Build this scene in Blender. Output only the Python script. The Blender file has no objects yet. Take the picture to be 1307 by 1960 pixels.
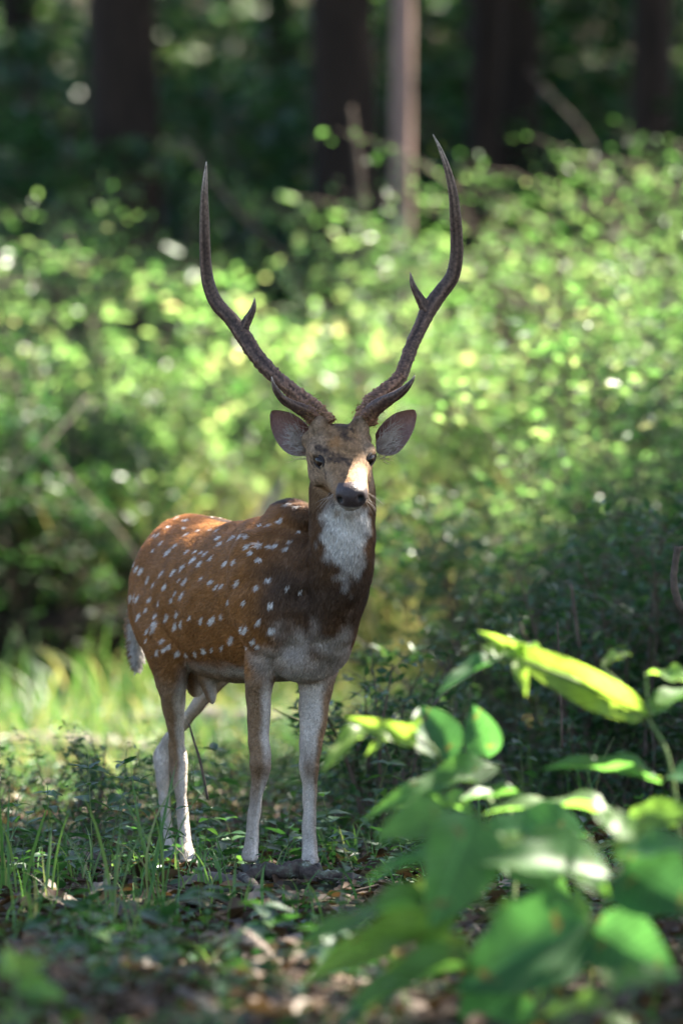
import bpy, math, random
import numpy as np
from mathutils import Vector, Matrix
from mathutils.bvhtree import BVHTree

R = math.radians
random.seed(7)
rng = np.random.default_rng(11)
scene = bpy.context.scene
COL = scene.collection

# ------------------------------------------------------------------ camera
CAM_Y, CAM_Z, LENS = -14.14, 0.87, 200.0
cd = bpy.data.cameras.new('camera')
cam = bpy.data.objects.new('camera', cd)
COL.objects.link(cam)
cam.location = (0, CAM_Y, CAM_Z)
cam.rotation_euler = (R(90), 0, 0)
cd.sensor_fit = 'VERTICAL'
cd.sensor_width = 24.0
cd.sensor_height = 36.0
cd.lens = LENS
cd.clip_start = 0.5
cd.clip_end = 600
cd.dof.use_dof = True
cd.dof.focus_distance = 13.98
cd.dof.aperture_fstop = 2.4
scene.camera = cam
FPX = 1960 * LENS / 36.0


def at(px, py, y):
    """world point seen at photograph pixel (px, py) on the plane at distance y behind the deer"""
    s = FPX / (y - CAM_Y)
    return np.array([(px - 653.5) / s, y, CAM_Z + (980 - py) / s])


# ------------------------------------------------------------------ sun, sky, exposure
SUN = np.array([0.52, 0.36, 0.77])
SUN = SUN / np.linalg.norm(SUN)
world = bpy.data.worlds.new('World')
scene.world = world
world.use_nodes = True
wn = world.node_tree.nodes
wl = world.node_tree.links
bg = wn['Background']
sky = wn.new('ShaderNodeTexSky')
sky.sky_type = 'NISHITA'
sky.sun_disc = False
sky.sun_elevation = math.asin(SUN[2])
sky.sun_rotation = math.atan2(SUN[0], SUN[1])
sky.altitude = 300
sky.dust_density = 2.0
wl.new(sky.outputs[0], bg.inputs[0])
bg.inputs[1].default_value = 0.05
sd = bpy.data.lights.new('sun', 'SUN')
sd.energy = 3.9
sd.angle = R(0.53)
sd.color = (1.0, 0.93, 0.80)
so = bpy.data.objects.new('sun', sd)
COL.objects.link(so)
so.location = (12, 6, 18)
so.rotation_euler = Vector(SUN).to_track_quat('Z', 'Y').to_euler()
scene.view_settings.view_transform = 'Standard'
scene.view_settings.look = 'None'
scene.view_settings.exposure = 3.35
scene.view_settings.gamma = 1.0
scene.render.engine = 'CYCLES'
scene.cycles.use_denoising = True
scene.cycles.max_bounces = 8
scene.cycles.diffuse_bounces = 4
scene.cycles.transmission_bounces = 5
scene.cycles.glossy_bounces = 2
scene.cycles.sample_clamp_indirect = 6.0


# ------------------------------------------------------------------ helpers
def tag(o, label=None, cat=None, group=None, kind=None):
    if label: o['label'] = label
    if cat: o['category'] = cat
    if group: o['group'] = group
    if kind: o['kind'] = kind
    return o


def link(name, me, mat=None, parent=None):
    o = bpy.data.objects.new(name, me)
    COL.objects.link(o)
    if mat is not None and me is not None and len(me.materials) == 0:
        me.materials.append(mat)
    if parent is not None:
        o.parent = parent
    return o


def empty(name, loc=(0, 0, 0), rz=0.0):
    o = bpy.data.objects.new(name, None)
    COL.objects.link(o)
    o.location = loc
    o.rotation_euler = (0, 0, rz)
    o.empty_display_size = 0.05
    return o


def copy_tree(o, parent=None):
    c = o.copy()
    COL.objects.link(c)
    c.parent = parent
    for ch in o.children:
        copy_tree(ch, c)
    return c


def npmesh(name, verts, faces, smooth=False, attrs=None, color=None):
    """mesh from numpy arrays; faces is one (n,k) array or a list of them"""
    if not isinstance(faces, list):
        faces = [faces]
    me = bpy.data.meshes.new(name)
    verts = np.asarray(verts, dtype=np.float32)
    me.vertices.add(len(verts))
    me.vertices.foreach_set('co', verts.ravel())
    nl = sum(f.size for f in faces)
    npoly = sum(len(f) for f in faces)
    me.loops.add(nl)
    me.polygons.add(npoly)
    me.loops.foreach_set('vertex_index', np.concatenate([f.ravel() for f in faces]).astype(np.int32))
    starts, p = [], 0
    for f in faces:
        starts.append(p + np.arange(len(f)) * f.shape[1])
        p += f.size
    me.polygons.foreach_set('loop_start', np.concatenate(starts).astype(np.int32))
    if smooth:
        me.polygons.foreach_set('use_smooth', np.ones(npoly, dtype=bool))
    me.update(calc_edges=True)
    if attrs:
        for k, a in attrs.items():
            at_ = me.attributes.new(k, 'FLOAT', 'POINT')
            at_.data.foreach_set('value', np.asarray(a, dtype=np.float32))
    if color is not None:
        ca = me.color_attributes.new('coat', 'FLOAT_COLOR', 'POINT')
        c4 = np.ones((len(verts), 4), dtype=np.float32)
        c4[:, :3] = color
        ca.data.foreach_set('color', c4.ravel())
    return me


def nrm(a):
    a = np.asarray(a, dtype=float)
    n = np.linalg.norm(a, axis=-1, keepdims=True)
    return a / np.maximum(n, 1e-9)


def smoothstep(x, a, b):
    t = np.clip((x - a) / (b - a), 0, 1)
    return t * t * (3 - 2 * t)


def catmull(P, sub):
    P = np.asarray(P, dtype=float)
    Q = np.vstack([2 * P[0] - P[1], P, 2 * P[-1] - P[-2]])
    out = []
    for i in range(1, len(Q) - 2):
        p0, p1, p2, p3 = Q[i - 1], Q[i], Q[i + 1], Q[i + 2]
        for k in range(sub):
            t = k / sub
            out.append(0.5 * (2 * p1 + (p2 - p0) * t + (2 * p0 - 5 * p1 + 4 * p2 - p3) * t * t + (3 * p1 - p0 - 3 * p2 + p3) * t ** 3))
    out.append(Q[-2])
    return np.array(out)


def tube_arrays(P, rad, n=8, jitter=0.0, rg=rng, cap=True):
    """tapered tube along the points P"""
    P = np.asarray(P, dtype=float)
    rad = np.asarray(rad, dtype=float)
    T = nrm(np.gradient(P, axis=0))
    ref = np.array([0.31, 0.22, 0.92]) if abs(T[0] @ nrm([0.31, 0.22, 0.92])) < 0.9 else np.array([1.0, 0, 0])
    a = nrm(np.cross(T[0], ref))
    V = []
    ang = np.arange(n) * 2 * math.pi / n
    for i in range(len(P)):
        a = nrm(a - T[i] * (a @ T[i]))
        b = np.cross(T[i], a)
        r = rad[i] * (1 + jitter * (rg.random(n) - 0.5)) if jitter else np.full(n, rad[i])
        V.append(P[i] + (np.cos(ang) * r)[:, None] * a + (np.sin(ang) * r)[:, None] * b)
    V = np.vstack(V)
    i = np.arange(len(P) - 1)[:, None] * n
    j = np.arange(n)[None, :]
    k = (j + 1) % n
    F = np.stack([i + j, i + k, i + n + k, i + n + j], -1).reshape(-1, 4)
    faces = [F]
    if cap:
        m = len(V)
        V = np.vstack([V, P[:1], P[-1:]])
        jj = np.arange(n)
        kk = (jj + 1) % n
        e = (len(P) - 1) * n
        faces.append(np.concatenate([np.stack([kk, jj, np.full(n, m)], -1), np.stack([e + jj, e + kk, np.full(n, m + 1)], -1)]))
    return V, faces


class MB:
    """collects arrays into one mesh"""
    def __init__(self):
        self.v, self.q, self.t, self.n, self.tint = [], [], [], 0, []

    def add(self, V, faces, tint=0.5):
        for f in (faces if isinstance(faces, list) else [faces]):
            (self.q if f.shape[1] == 4 else self.t).append(f + self.n)
        self.v.append(V)
        self.tint.append(np.broadcast_to(np.asarray(tint, dtype=float), (len(V),)))
        self.n += len(V)

    def tube(self, P, rad, n=6, sub=1, jitter=0.0, tint=0.5):
        if sub > 1:
            S = catmull(np.column_stack([P, rad]), sub)
            P, rad = S[:, :3], np.maximum(S[:, 3], 0.0004)
        self.add(*tube_arrays(P, rad, n, jitter), tint=tint)

    def mesh(self, name, smooth=False):
        fs = []
        if self.q: fs.append(np.vstack(self.q))
        if self.t: fs.append(np.vstack(self.t))
        return npmesh(name, np.vstack(self.v), fs, smooth, {'tint': np.concatenate(self.tint)})


def leaf_arrays(pos, d, n, length, width, fold=0.25, droop=0.15):
    """many folded six-corner leaves: pos base, d direction, n face normal (all (N,3)); length/width (N,)"""
    d = nrm(d)
    n = nrm(n - d * np.sum(n * d, -1, keepdims=True))
    s = np.cross(d, n)
    L = np.asarray(length)[:, None]
    W = np.asarray(width)[:, None] * 0.5
    b = pos
    m1 = pos + d * L * 0.38
    t = pos + d * L - n * L * droop
    l1 = pos + d * L * 0.30 + s * W * 0.95 + n * W * fold
    r1 = pos + d * L * 0.30 - s * W * 0.95 + n * W * fold
    l2 = pos + d * L * 0.66 + s * W * 0.75 + n * W * fold - n * L * droop * 0.4
    r2 = pos + d * L * 0.66 - s * W * 0.75 + n * W * fold - n * L * droop * 0.4
    V = np.stack([b, l1, l2, t, r2, r1], 1).reshape(-1, 3)
    k = np.arange(len(pos))[:, None] * 6
    F = np.concatenate([k + np.array([[0, 3, 2, 1]]), k + np.array([[0, 5, 4, 3]])])
    return V, F


# ------------------------------------------------------------------ materials
def new_mat(name):
    m = bpy.data.materials.new(name)
    m.use_nodes = True
    nt = m.node_tree
    for n_ in list(nt.nodes):
        nt.nodes.remove(n_)
    out = nt.nodes.new('ShaderNodeOutputMaterial')
    return m, nt, out


def ramp(nt, stops):
    r = nt.nodes.new('ShaderNodeValToRGB')
    cr = r.color_ramp
    while len(cr.elements) < len(stops):
        cr.elements.new(0.5)
    for e, (p, c) in zip(cr.elements, stops):
        e.position = p
        e.color = (*c, 1)
    return r


def leaf_mat(name, stops, trans_gain=2.2, trans=0.45, rough=0.42, spec=0.3, veins=False):
    m, nt, out = new_mat(name)
    L = nt.links
    at_ = nt.nodes.new('ShaderNodeAttribute')
    at_.attribute_name = 'tint'
    oi = nt.nodes.new('ShaderNodeObjectInfo')
    mm = nt.nodes.new('ShaderNodeMath')
    mm.operation = 'MULTIPLY_ADD'
    L.new(oi.outputs['Random'], mm.inputs[0])
    mm.inputs[1].default_value = 0.3
    L.new(at_.outputs['Fac'], mm.inputs[2])
    sub = nt.nodes.new('ShaderNodeMath')
    sub.operation = 'SUBTRACT'
    L.new(mm.outputs[0], sub.inputs[0])
    sub.inputs[1].default_value = 0.15
    r = ramp(nt, stops)
    L.new(sub.outputs[0], r.inputs[0])
    p = nt.nodes.new('ShaderNodeBsdfPrincipled')
    p.inputs['Roughness'].default_value = rough
    p.inputs['Specular IOR Level'].default_value = spec
    L.new(r.outputs[0], p.inputs['Base Color'])
    g = nt.nodes.new('ShaderNodeVectorMath')
    g.operation = 'MULTIPLY'
    g.inputs[1].default_value = (trans_gain * 1.0, trans_gain, trans_gain * 0.6)
    L.new(r.outputs[0], g.inputs[0])
    tr = nt.nodes.new('ShaderNodeBsdfTranslucent')
    L.new(g.outputs[0], tr.inputs['Color'])
    mix = nt.nodes.new('ShaderNodeMixShader')
    mix.inputs[0].default_value = trans
    L.new(p.outputs[0], mix.inputs[1])
    L.new(tr.outputs[0], mix.inputs[2])
    L.new(mix.outputs[0], out.inputs[0])
    if veins:
        # midrib and side veins drawn along the leaf, with faint blotches and worn brown spots
        def math_(op, a_, b_=None, c_=None):
            q_ = nt.nodes.new('ShaderNodeMath')
            q_.operation = op
            for i_, v_ in enumerate((a_, b_, c_)):
                if v_ is None: continue
                if isinstance(v_, (int, float)): q_.inputs[i_].default_value = v_
                else: L.new(v_, q_.inputs[i_])
            return q_.outputs[0]
        tc = nt.nodes.new('ShaderNodeTexCoord')
        sx = nt.nodes.new('ShaderNodeSeparateXYZ')
        L.new(tc.outputs['Object'], sx.inputs[0])
        ay = math_('ABSOLUTE', sx.outputs[1])
        fr = math_('FRACT', math_('MULTIPLY', math_('MULTIPLY_ADD', ay, -0.75, sx.outputs[0]), 11.0))
        side = math_('LESS_THAN', math_('ABSOLUTE', math_('SUBTRACT', fr, 0.5)), 0.09)
        rib = math_('LESS_THAN', ay, 0.014)
        vv = math_('MAXIMUM', math_('MULTIPLY', side, 0.55), rib)
        nz = nt.nodes.new('ShaderNodeTexNoise')
        nz.inputs['Scale'].default_value = 7
        nz.inputs['Detail'].default_value = 5
        L.new(tc.outputs['Object'], nz.inputs['Vector'])
        gain = math_('MULTIPLY', math_('MULTIPLY_ADD', nz.outputs['Fac'], 0.9, 0.55), math_('MULTIPLY_ADD', vv, 0.7, 1.0))
        sc = nt.nodes.new('ShaderNodeVectorMath')
        sc.operation = 'SCALE'
        L.new(r.outputs[0], sc.inputs[0])
        L.new(gain, sc.inputs['Scale'])
        wr = ramp(nt, [(0.66, (0, 0, 0)), (0.70, (1, 1, 1))])
        L.new(nz.outputs['Fac'], wr.inputs[0])
        mx = nt.nodes.new('ShaderNodeMix')
        mx.data_type = 'RGBA'
        L.new(wr.outputs[0], mx.inputs['Factor'])
        L.new(sc.outputs[0], mx.inputs['A'])
        mx.inputs['B'].default_value = (0.10, 0.06, 0.02, 1)
        L.new(mx.outputs['Result'], p.inputs['Base Color'])
        L.new(mx.outputs['Result'], g.inputs[0])
    return m


def noise_mat(name, stops, scale=8.0, rough=0.85, bump=0.4, detail=6.0, stretch=(1, 1, 1), spec=0.25, bump_dist=0.01):
    m, nt, out = new_mat(name)
    L = nt.links
    tc = nt.nodes.new('ShaderNodeTexCoord')
    mp = nt.nodes.new('ShaderNodeMapping')
    mp.inputs['Scale'].default_value = stretch
    L.new(tc.outputs['Object'], mp.inputs[0])
    nz = nt.nodes.new('ShaderNodeTexNoise')
    nz.inputs['Scale'].default_value = scale
    nz.inputs['Detail'].default_value = detail
    nz.inputs['Roughness'].default_value = 0.65
    L.new(mp.outputs[0], nz.inputs['Vector'])
    r = ramp(nt, stops)
    L.new(nz.outputs['Fac'], r.inputs[0])
    p = nt.nodes.new('ShaderNodeBsdfPrincipled')
    p.inputs['Roughness'].default_value = rough
    p.inputs['Specular IOR Level'].default_value = spec
    L.new(r.outputs[0], p.inputs['Base Color'])
    bp = nt.nodes.new('ShaderNodeBump')
    bp.inputs['Strength'].default_value = bump
    bp.inputs['Distance'].default_value = bump_dist
    L.new(nz.outputs['Fac'], bp.inputs['Height'])
    L.new(bp.outputs[0], p.inputs['Normal'])
    L.new(p.outputs[0], out.inputs[0])
    return m


M = {}
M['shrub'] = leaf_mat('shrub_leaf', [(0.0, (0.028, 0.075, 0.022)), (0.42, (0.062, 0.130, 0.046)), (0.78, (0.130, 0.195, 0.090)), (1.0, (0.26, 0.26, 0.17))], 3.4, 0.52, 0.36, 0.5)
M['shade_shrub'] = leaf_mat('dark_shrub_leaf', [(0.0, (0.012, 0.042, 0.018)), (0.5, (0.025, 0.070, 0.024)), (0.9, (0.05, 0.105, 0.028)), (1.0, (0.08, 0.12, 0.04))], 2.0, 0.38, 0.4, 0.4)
M['crown'] = leaf_mat('crown_leaf', [(0.0, (0.022, 0.055, 0.016)), (0.5, (0.042, 0.088, 0.022)), (1.0, (0.08, 0.12, 0.03))], 1.6, 0.35, 0.45, 0.35)
M['broad'] = leaf_mat('broad_leaf', [(0.0, (0.014, 0.046, 0.018)), (0.4, (0.028, 0.082, 0.026)), (0.65, (0.06, 0.125, 0.028)), (1.0, (0.10, 0.155, 0.028))], 3.8, 0.5, 0.45, 0.3, True)  # dark stops imitate shaded leaves, yellow-green stops imitate sunlit ones
M['herb'] = leaf_mat('herb_leaf', [(0.0, (0.012, 0.045, 0.016)), (0.5, (0.028, 0.082, 0.022)), (1.0, (0.07, 0.135, 0.028))], 2.0, 0.4, 0.42, 0.45)
M['grass'] = leaf_mat('grass_blade', [(0.0, (0.03, 0.10, 0.02)), (0.5, (0.06, 0.14, 0.035)), (0.8, (0.11, 0.17, 0.055)), (1.0, (0.27, 0.23, 0.13))], 2.1, 0.45, 0.4, 0.4)
M['dead'] = leaf_mat('dead_leaf', [(0.0, (0.022, 0.014, 0.009)), (0.45, (0.066, 0.038, 0.022)), (0.8, (0.125, 0.077, 0.047)), (1.0, (0.24, 0.19, 0.15))], 1.3, 0.2, 0.65, 0.25)
M['bark_dark'] = noise_mat('dark_bark', [(0.25, (0.009, 0.0065, 0.005)), (0.55, (0.026, 0.017, 0.012)), (0.8, (0.055, 0.036, 0.027))], 9, 0.95, 0.8, stretch=(1, 1, 0.25), bump_dist=0.03)
M['bark_pink'] = noise_mat('pinkish_bark', [(0.25, (0.12, 0.075, 0.06)), (0.6, (0.26, 0.17, 0.14)), (0.85, (0.36, 0.26, 0.22))], 14, 0.85, 0.5, stretch=(1, 1, 0.3))
M['twig'] = noise_mat('twig_bark', [(0.3, (0.05, 0.036, 0.026)), (0.7, (0.15, 0.11, 0.08))], 30, 0.85, 0.4)
M['pale_stick'] = noise_mat('pale_dry_wood', [(0.25, (0.15, 0.11, 0.085)), (0.7, (0.36, 0.29, 0.24))], 25, 0.8, 0.5, stretch=(1, 1, 1))
M['log'] = noise_mat('weathered_log', [(0.25, (0.05, 0.04, 0.034)), (0.55, (0.15, 0.12, 0.10)), (0.8, (0.28, 0.24, 0.21))], 16, 0.9, 0.7, bump_dist=0.02)
M['mossy'] = noise_mat('mossy_bark', [(0.3, (0.03, 0.021, 0.017)), (0.5, (0.09, 0.066, 0.055)), (0.6, (0.12, 0.125, 0.085)), (0.72, (0.34, 0.35, 0.30))], 38, 0.95, 0.9)
M['stem'] = noise_mat('green_stem', [(0.3, (0.07, 0.12, 0.035)), (0.7, (0.17, 0.21, 0.07))], 20, 0.6, 0.1)


def ground_material():
    m, nt, out = new_mat('forest_floor')
    L = nt.links
    tc = nt.nodes.new('ShaderNodeTexCoord')
    n1 = nt.nodes.new('ShaderNodeTexNoise')
    n1.inputs['Scale'].default_value = 22
    n1.inputs['Detail'].default_value = 9
    n1.inputs['Roughness'].default_value = 0.7
    L.new(tc.outputs['Object'], n1.inputs['Vector'])
    n2 = nt.nodes.new('ShaderNodeTexNoise')
    n2.inputs['Scale'].default_value = 1.1
    n2.inputs['Detail'].default_value = 4
    L.new(tc.outputs['Object'], n2.inputs['Vector'])
    r1 = ramp(nt, [(0.3, (0.016, 0.011, 0.008)), (0.5, (0.045, 0.030, 0.021)), (0.7, (0.10, 0.07, 0.05))])
    r2 = ramp(nt, [(0.35, (0.02, 0.03, 0.012)), (0.65, (0.05, 0.08, 0.025))])
    L.new(n1.outputs['Fac'], r1.inputs[0])
    L.new(n1.outputs['Fac'], r2.inputs[0])
    rm = ramp(nt, [(0.45, (0, 0, 0)), (0.65, (0.7, 0.7, 0.7))])
    L.new(n2.outputs['Fac'], rm.inputs[0])
    mx = nt.nodes.new('ShaderNodeMix')
    mx.data_type = 'RGBA'
    L.new(rm.outputs[0], mx.inputs['Factor'])
    L.new(r1.outputs[0], mx.inputs['A'])
    L.new(r2.outputs[0], mx.inputs['B'])
    p = nt.nodes.new('ShaderNodeBsdfPrincipled')
    p.inputs['Roughness'].default_value = 0.95
    p.inputs['Specular IOR Level'].default_value = 0.15
    L.new(mx.outputs['Result'], p.inputs['Base Color'])
    bp = nt.nodes.new('ShaderNodeBump')
    bp.inputs['Strength'].default_value = 0.9
    bp.inputs['Distance'].default_value = 0.03
    L.new(n1.outputs['Fac'], bp.inputs['Height'])
    L.new(bp.outputs[0], p.inputs['Normal'])
    L.new(p.outputs[0], out.inputs[0])
    return m


# ------------------------------------------------------------------ ground
def gz(x, y):
    x = np.asarray(x, dtype=float)
    y = np.asarray(y, dtype=float)
    h = 0.018 * np.sin(x * 2.1 + 0.7 * y) + 0.015 * np.sin(1.7 * y - 1.3 * x + 1.0) + 0.008 * np.sin(5.3 * x + 1.1) * np.sin(4.1 * y)
    flat = np.exp(-((x + 0.25) ** 2 / 0.5 + (y - 0.25) ** 2 / 0.5))
    h = h * (1 - flat) + flat * (-0.003 - 0.018 * smoothstep(y, 0.0, 0.45))
    h = h - 0.045 + 9.0 * smoothstep(y, 34, 75) + 14 * smoothstep(y, 60, 150) + 0.06 * smoothstep(y, 6, 14)
    return h


xs = np.concatenate([np.linspace(-150, -8, 24)[:-1], np.linspace(-8, 8, 140), np.linspace(8, 150, 24)[1:]])
ys = np.concatenate([np.linspace(-60, -10, 12)[:-1], np.linspace(-10, 16, 230), np.linspace(16, 220, 60)[1:]])
gx, gy = np.meshgrid(xs, ys)
V = np.stack([gx, gy, gz(gx, gy)], -1).reshape(-1, 3)
nx_, ny_ = len(xs), len(ys)
ii, jj = np.meshgrid(np.arange(ny_ - 1), np.arange(nx_ - 1), indexing='ij')
a = (ii * nx_ + jj).ravel()
F = np.stack([a, a + 1, a + nx_ + 1, a + nx_], -1)
tag(link('ground', npmesh('ground', V, F, True), ground_material()), 'brown earth forest floor under the deer and the thicket', 'ground', kind='structure')

# ------------------------------------------------------------------ trees
# leaves are cut from the unseen crowns so sun patches land here: (point, radius, share of leaves missing there)
GAPS = [
    (at(668, 855, -0.26), 0.14, 0.64), (at(720, 760, -0.2), 0.05, 0.7),
    (at(380, 985, 0.60), 0.17, 0.95), (at(262, 1230, 0.78), 0.09, 0.95), (at(352, 1480, 0.5), 0.13, 0.97), (at(350, 1360, 0.48), 0.09, 0.95), (at(358, 1590, 0.47), 0.10, 0.97), (at(410, 1320, 0.5), 0.06, 0.9),
    (at(560, 960, 0.05), 0.04, 0.7),
    (at(1120, 1290, -2.7), 0.26, 0.94), (at(1290, 1300, -2.7), 0.18, 0.95), (at(1010, 1510, -2.9), 0.20, 0.98), (at(1200, 1520, -2.9), 0.18, 0.95),
    (at(720, 1410, -2.7), 0.17, 0.98), (at(850, 1490, -2.7), 0.13, 0.95), (at(700, 1800, -4.0), 0.14, 0.85), (at(800, 1620, -4.1), 0.10, 0.6), (at(1100, 1660, -4.1), 0.10, 0.6), (at(1260, 1620, -4.1), 0.12, 0.7), (at(900, 1570, -3.4), 0.08, 0.6),
    (np.array([-1.7, 19.0, 2.6]), 0.6, 0.6), (np.array([-0.7, 19.2, 2.8]), 0.5, 0.6), (np.array([-2.0, 21.5, 3.4]), 0.6, 0.6), (np.array([1.0, 21.5, 3.2]), 0.4, 0.5),
    (np.array([0.37, 18.2, 2.4]), 0.30, 0.85), (np.array([0.37, 18.2, 3.4]), 0.30, 0.85),
    (at(50, 1870, -4.5), 0.22, 0.98), (at(60, 1950, -4.5), 0.12, 0.95),
    (at(660, 1830, -2.3), 0.10, 0.85), (at(470, 1840, -2.3), 0.07, 0.8), (at(120, 1480, 2.6), 0.16, 0.7), (at(590, 1590, 0.6), 0.05, 0.6),
]


def prune(P):
    keep = np.ones(len(P), dtype=bool)
    for c, r, share in GAPS:
        w = P - c
        t = w @ SUN
        dist = np.linalg.norm(w - t[:, None] * SUN, axis=1)
        keep &= ~((dist < r + 0.10) & (t > 0.6) & (rng.random(len(P)) < share))
    return keep


def crown_mesh(name, center, rad, nleaf, size, gaps=True, limbs=None):
    """clumped leaf crown about a centre (world offset used for the sun gaps)"""
    ncl = max(14, nleaf // 110)
    d = nrm(rng.normal(size=(ncl, 3)))
    rr = rng.random(ncl) ** 0.45
    cc = d * rr[:, None] * np.array(rad) * 0.88
    per = nleaf // ncl
    csz = rng.uniform(0.6, 1.15, ncl) * 0.36 * min(rad[0], rad[1]) ** 0.75
    P = (cc[:, None, :] + rng.normal(size=(ncl, per, 3)) * csz[:, None, None] * np.array([1, 1, 0.5]) * 0.62).reshape(-1, 3)
    if gaps:
        P = P[prune(P + np.array(center))]
    n = len(P)
    dd = nrm(rng.normal(size=(n, 3)) * np.array([1, 1, 0.5]) + np.array([0, 0, -0.25]))
    nn = nrm(rng.normal(size=(n, 3)) * 0.6 + np.array([0, 0, 1.0]))
    L = rng.uniform(0.7, 1.25, n) * size
    V, F = leaf_arrays(P, dd, nn, L, L * rng.uniform(0.5, 0.65, n))
    tint = np.repeat(rng.random(n) * 0.7 + 0.15, 6)
    return npmesh(name, V, F, False, {'tint': tint}), cc


def trunk_mesh(name, h, r0, r1, lean=(0, 0), clusters=None, seed=0, crown_z=0.0):
    rg = np.random.default_rng(seed)
    mb = MB()
    k = 26
    z = np.linspace(-0.25, h, k)
    t = np.clip(z / h, 0, 1)
    P = np.stack([lean[0] * t + 0.05 * r0 * 6 * np.sin(t * 5 + seed), lean[1] * t + 0.05 * r0 * 5 * np.cos(t * 4 + seed), z], -1)
    rad = r0 + (r1 - r0) * t
    rad = rad * (1 + 0.55 * np.exp(-np.clip(z, 0, None) / (r0 * 2.2)))
    n = 22
    Vt, Ft = tube_arrays(P, rad, n)
    flute = 1 + 0.06 * np.sin(np.arange(n) * 2 * math.pi * 3 / n + seed)
    body = Vt[:k * n].reshape(k, n, 3)
    body = P[:, None, :] + (body - P[:, None, :]) * flute[None, :, None] * (1 + 0.05 * (rg.random((k, n, 1)) - 0.5))
    Vt[:k * n] = body.reshape(-1, 3)
    mb.add(Vt, Ft)
    if clusters is not None:
        for c in clusters[:16]:
            s = P[int(k * rg.uniform(0.55, 0.97))]
            e = c + np.array([0, 0, crown_z])
            m = (s + e) / 2 + np.array([0, 0, -0.25]) + rg.normal(size=3) * 0.15
            mb.tube([s, m, e], [r1 * 0.75, r1 * 0.45, r1 * 0.12], 7, sub=4)
    return mb.mesh(name, True)


def tree(name, x, y, h, r0, r1, rad, nleaf, size, bark, label, group=None, lean=(0, 0), seed=0, crown_z=None, gaps=True):
    zz = float(gz(x, y))
    root = empty(name, (x, y, zz))
    cz = crown_z if crown_z is not None else h
    cm, cc = crown_mesh('crown', (x + lean[0], y + lean[1], zz + cz), rad, nleaf, size, gaps)
    tm = trunk_mesh('trunk', h, r0, r1, lean, cc + np.array([lean[0], lean[1], 0]), seed, cz)
    link('trunk', tm, M[bark], root)
    c = link('crown', cm, M['crown'], root)
    c.location = (lean[0], lean[1], cz)
    tag(root, label, 'tree', group)
    return root


# trunks that stand in the picture, in the shade behind the thicket
tree('forest_tree', -1.36, 20, 9.0, 0.25, 0.13, (3.6, 3.2, 2.0), 4200, 0.24, 'bark_dark', 'thick dark trunk rising behind the thicket, left of the antlers', seed=1, lean=(0.1, 0), crown_z=8.6)
tree('forest_tree', 0.045, 20.2, 10.5, 0.215, 0.15, (3.8, 3.4, 2.2), 4200, 0.25, 'bark_dark', 'broad blackish trunk directly behind the slim pinkish trunk', seed=2, crown_z=9.6)
tree('slim_tree', 0.365, 18.2, 7.2, 0.070, 0.05, (1.6, 1.6, 1.2), 1500, 0.2, 'bark_pink', 'slim straight pinkish trunk between the antlers', seed=3, lean=(0.0, 0.1), crown_z=7.4)
tree('forest_tree', 0.86, 20.8, 10.0, 0.105, 0.10, (3.4, 3.2, 2.0), 3600, 0.25, 'bark_dark', 'dark brown trunk right of the slim pinkish trunk', seed=4, lean=(0.12, 0), crown_z=9.4)
tree('forest_tree', 1.90, 20.5, 9.0, 0.15, 0.09, (3.4, 3.2, 2.0), 3600, 0.24, 'bark_dark', 'dark trunk standing right of the antlers above the shaded bushes', seed=5, lean=(-0.1, 0), crown_z=8.6)
tree('forest_tree', 3.1, 33, 10.0, 0.15, 0.10, (3.4, 3.2, 2.0), 3000, 0.26, 'bark_dark', 'distant brown trunk deep in the shaded wood', 'distant trunks', seed=6, crown_z=9.6)
tree('forest_tree', -0.55, 36, 10.0, 0.17, 0.10, (3.4, 3.2, 2.0), 3000, 0.26, 'bark_dark', 'distant brown trunk deep in the shaded wood', 'distant trunks', seed=7, crown_z=9.6)
tree('forest_tree', -2.5, 31, 10.0, 0.2, 0.12, (3.4, 3.2, 2.0), 3000, 0.26, 'bark_dark', 'distant brown trunk deep in the shaded wood', 'distant trunks', seed=8, crown_z=9.6)
# trees standing to the right of the clearing whose leaf roof shades the deer
for k, (tx, ty, h) in enumerate([(-0.4, -8.3, 7.2), (1.9, -5.8, 7.4), (-1.1, -5.0, 8.0), (0.9, -2.3, 7.6), (-1.9, -1.4, 7.2), (2.6, 0.4, 7.8), (-0.2, 1.0, 7.4), (2.4, 3.4, 7.6)]):
    c = np.array([tx, ty, 0.5]) + SUN * ((h - 0.5) / SUN[2])
    tree('canopy_tree', c[0], c[1], h, 0.17, 0.08, (2.1, 2.1, 1.05), 5200, 0.17, 'bark_dark',
         'canopy tree beside the clearing shading the deer', 'canopy trees shading the clearing', seed=20 + k, crown_z=h)
# roof over the wood behind
for k, (tx, ty, h) in enumerate([(-3.2, 19.5, 8), (0.4, 20.0, 8.5), (3.6, 18.5, 8), (-2.0, 22, 9), (1.8, 22.5, 9), (-4, 24, 9), (0.2, 25.5, 9), (4, 25, 9), (-2.2, 30, 9.5), (2, 29, 9.5), (-0.5, 34, 10), (3.5, 34, 10), (-4.5, 33, 10), (1.2, 27.5, 9.6), (-1.4, 27, 9.6), (3.2, 22, 9.2), (4.6, 8.4, 7.6), (3.6, 4.6, 7.8)]):
    c = np.array([tx, ty, 1.5]) + SUN * ((h - 1.5) / SUN[2])
    tree('canopy_tree', c[0], c[1], h, 0.2, 0.1, (3.0, 3.0, 1.2), 4200, 0.25, 'bark_dark',
         'tall leafy tree roofing the shaded wood', 'trees roofing the wood', seed=40 + k, crown_z=h)


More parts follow.
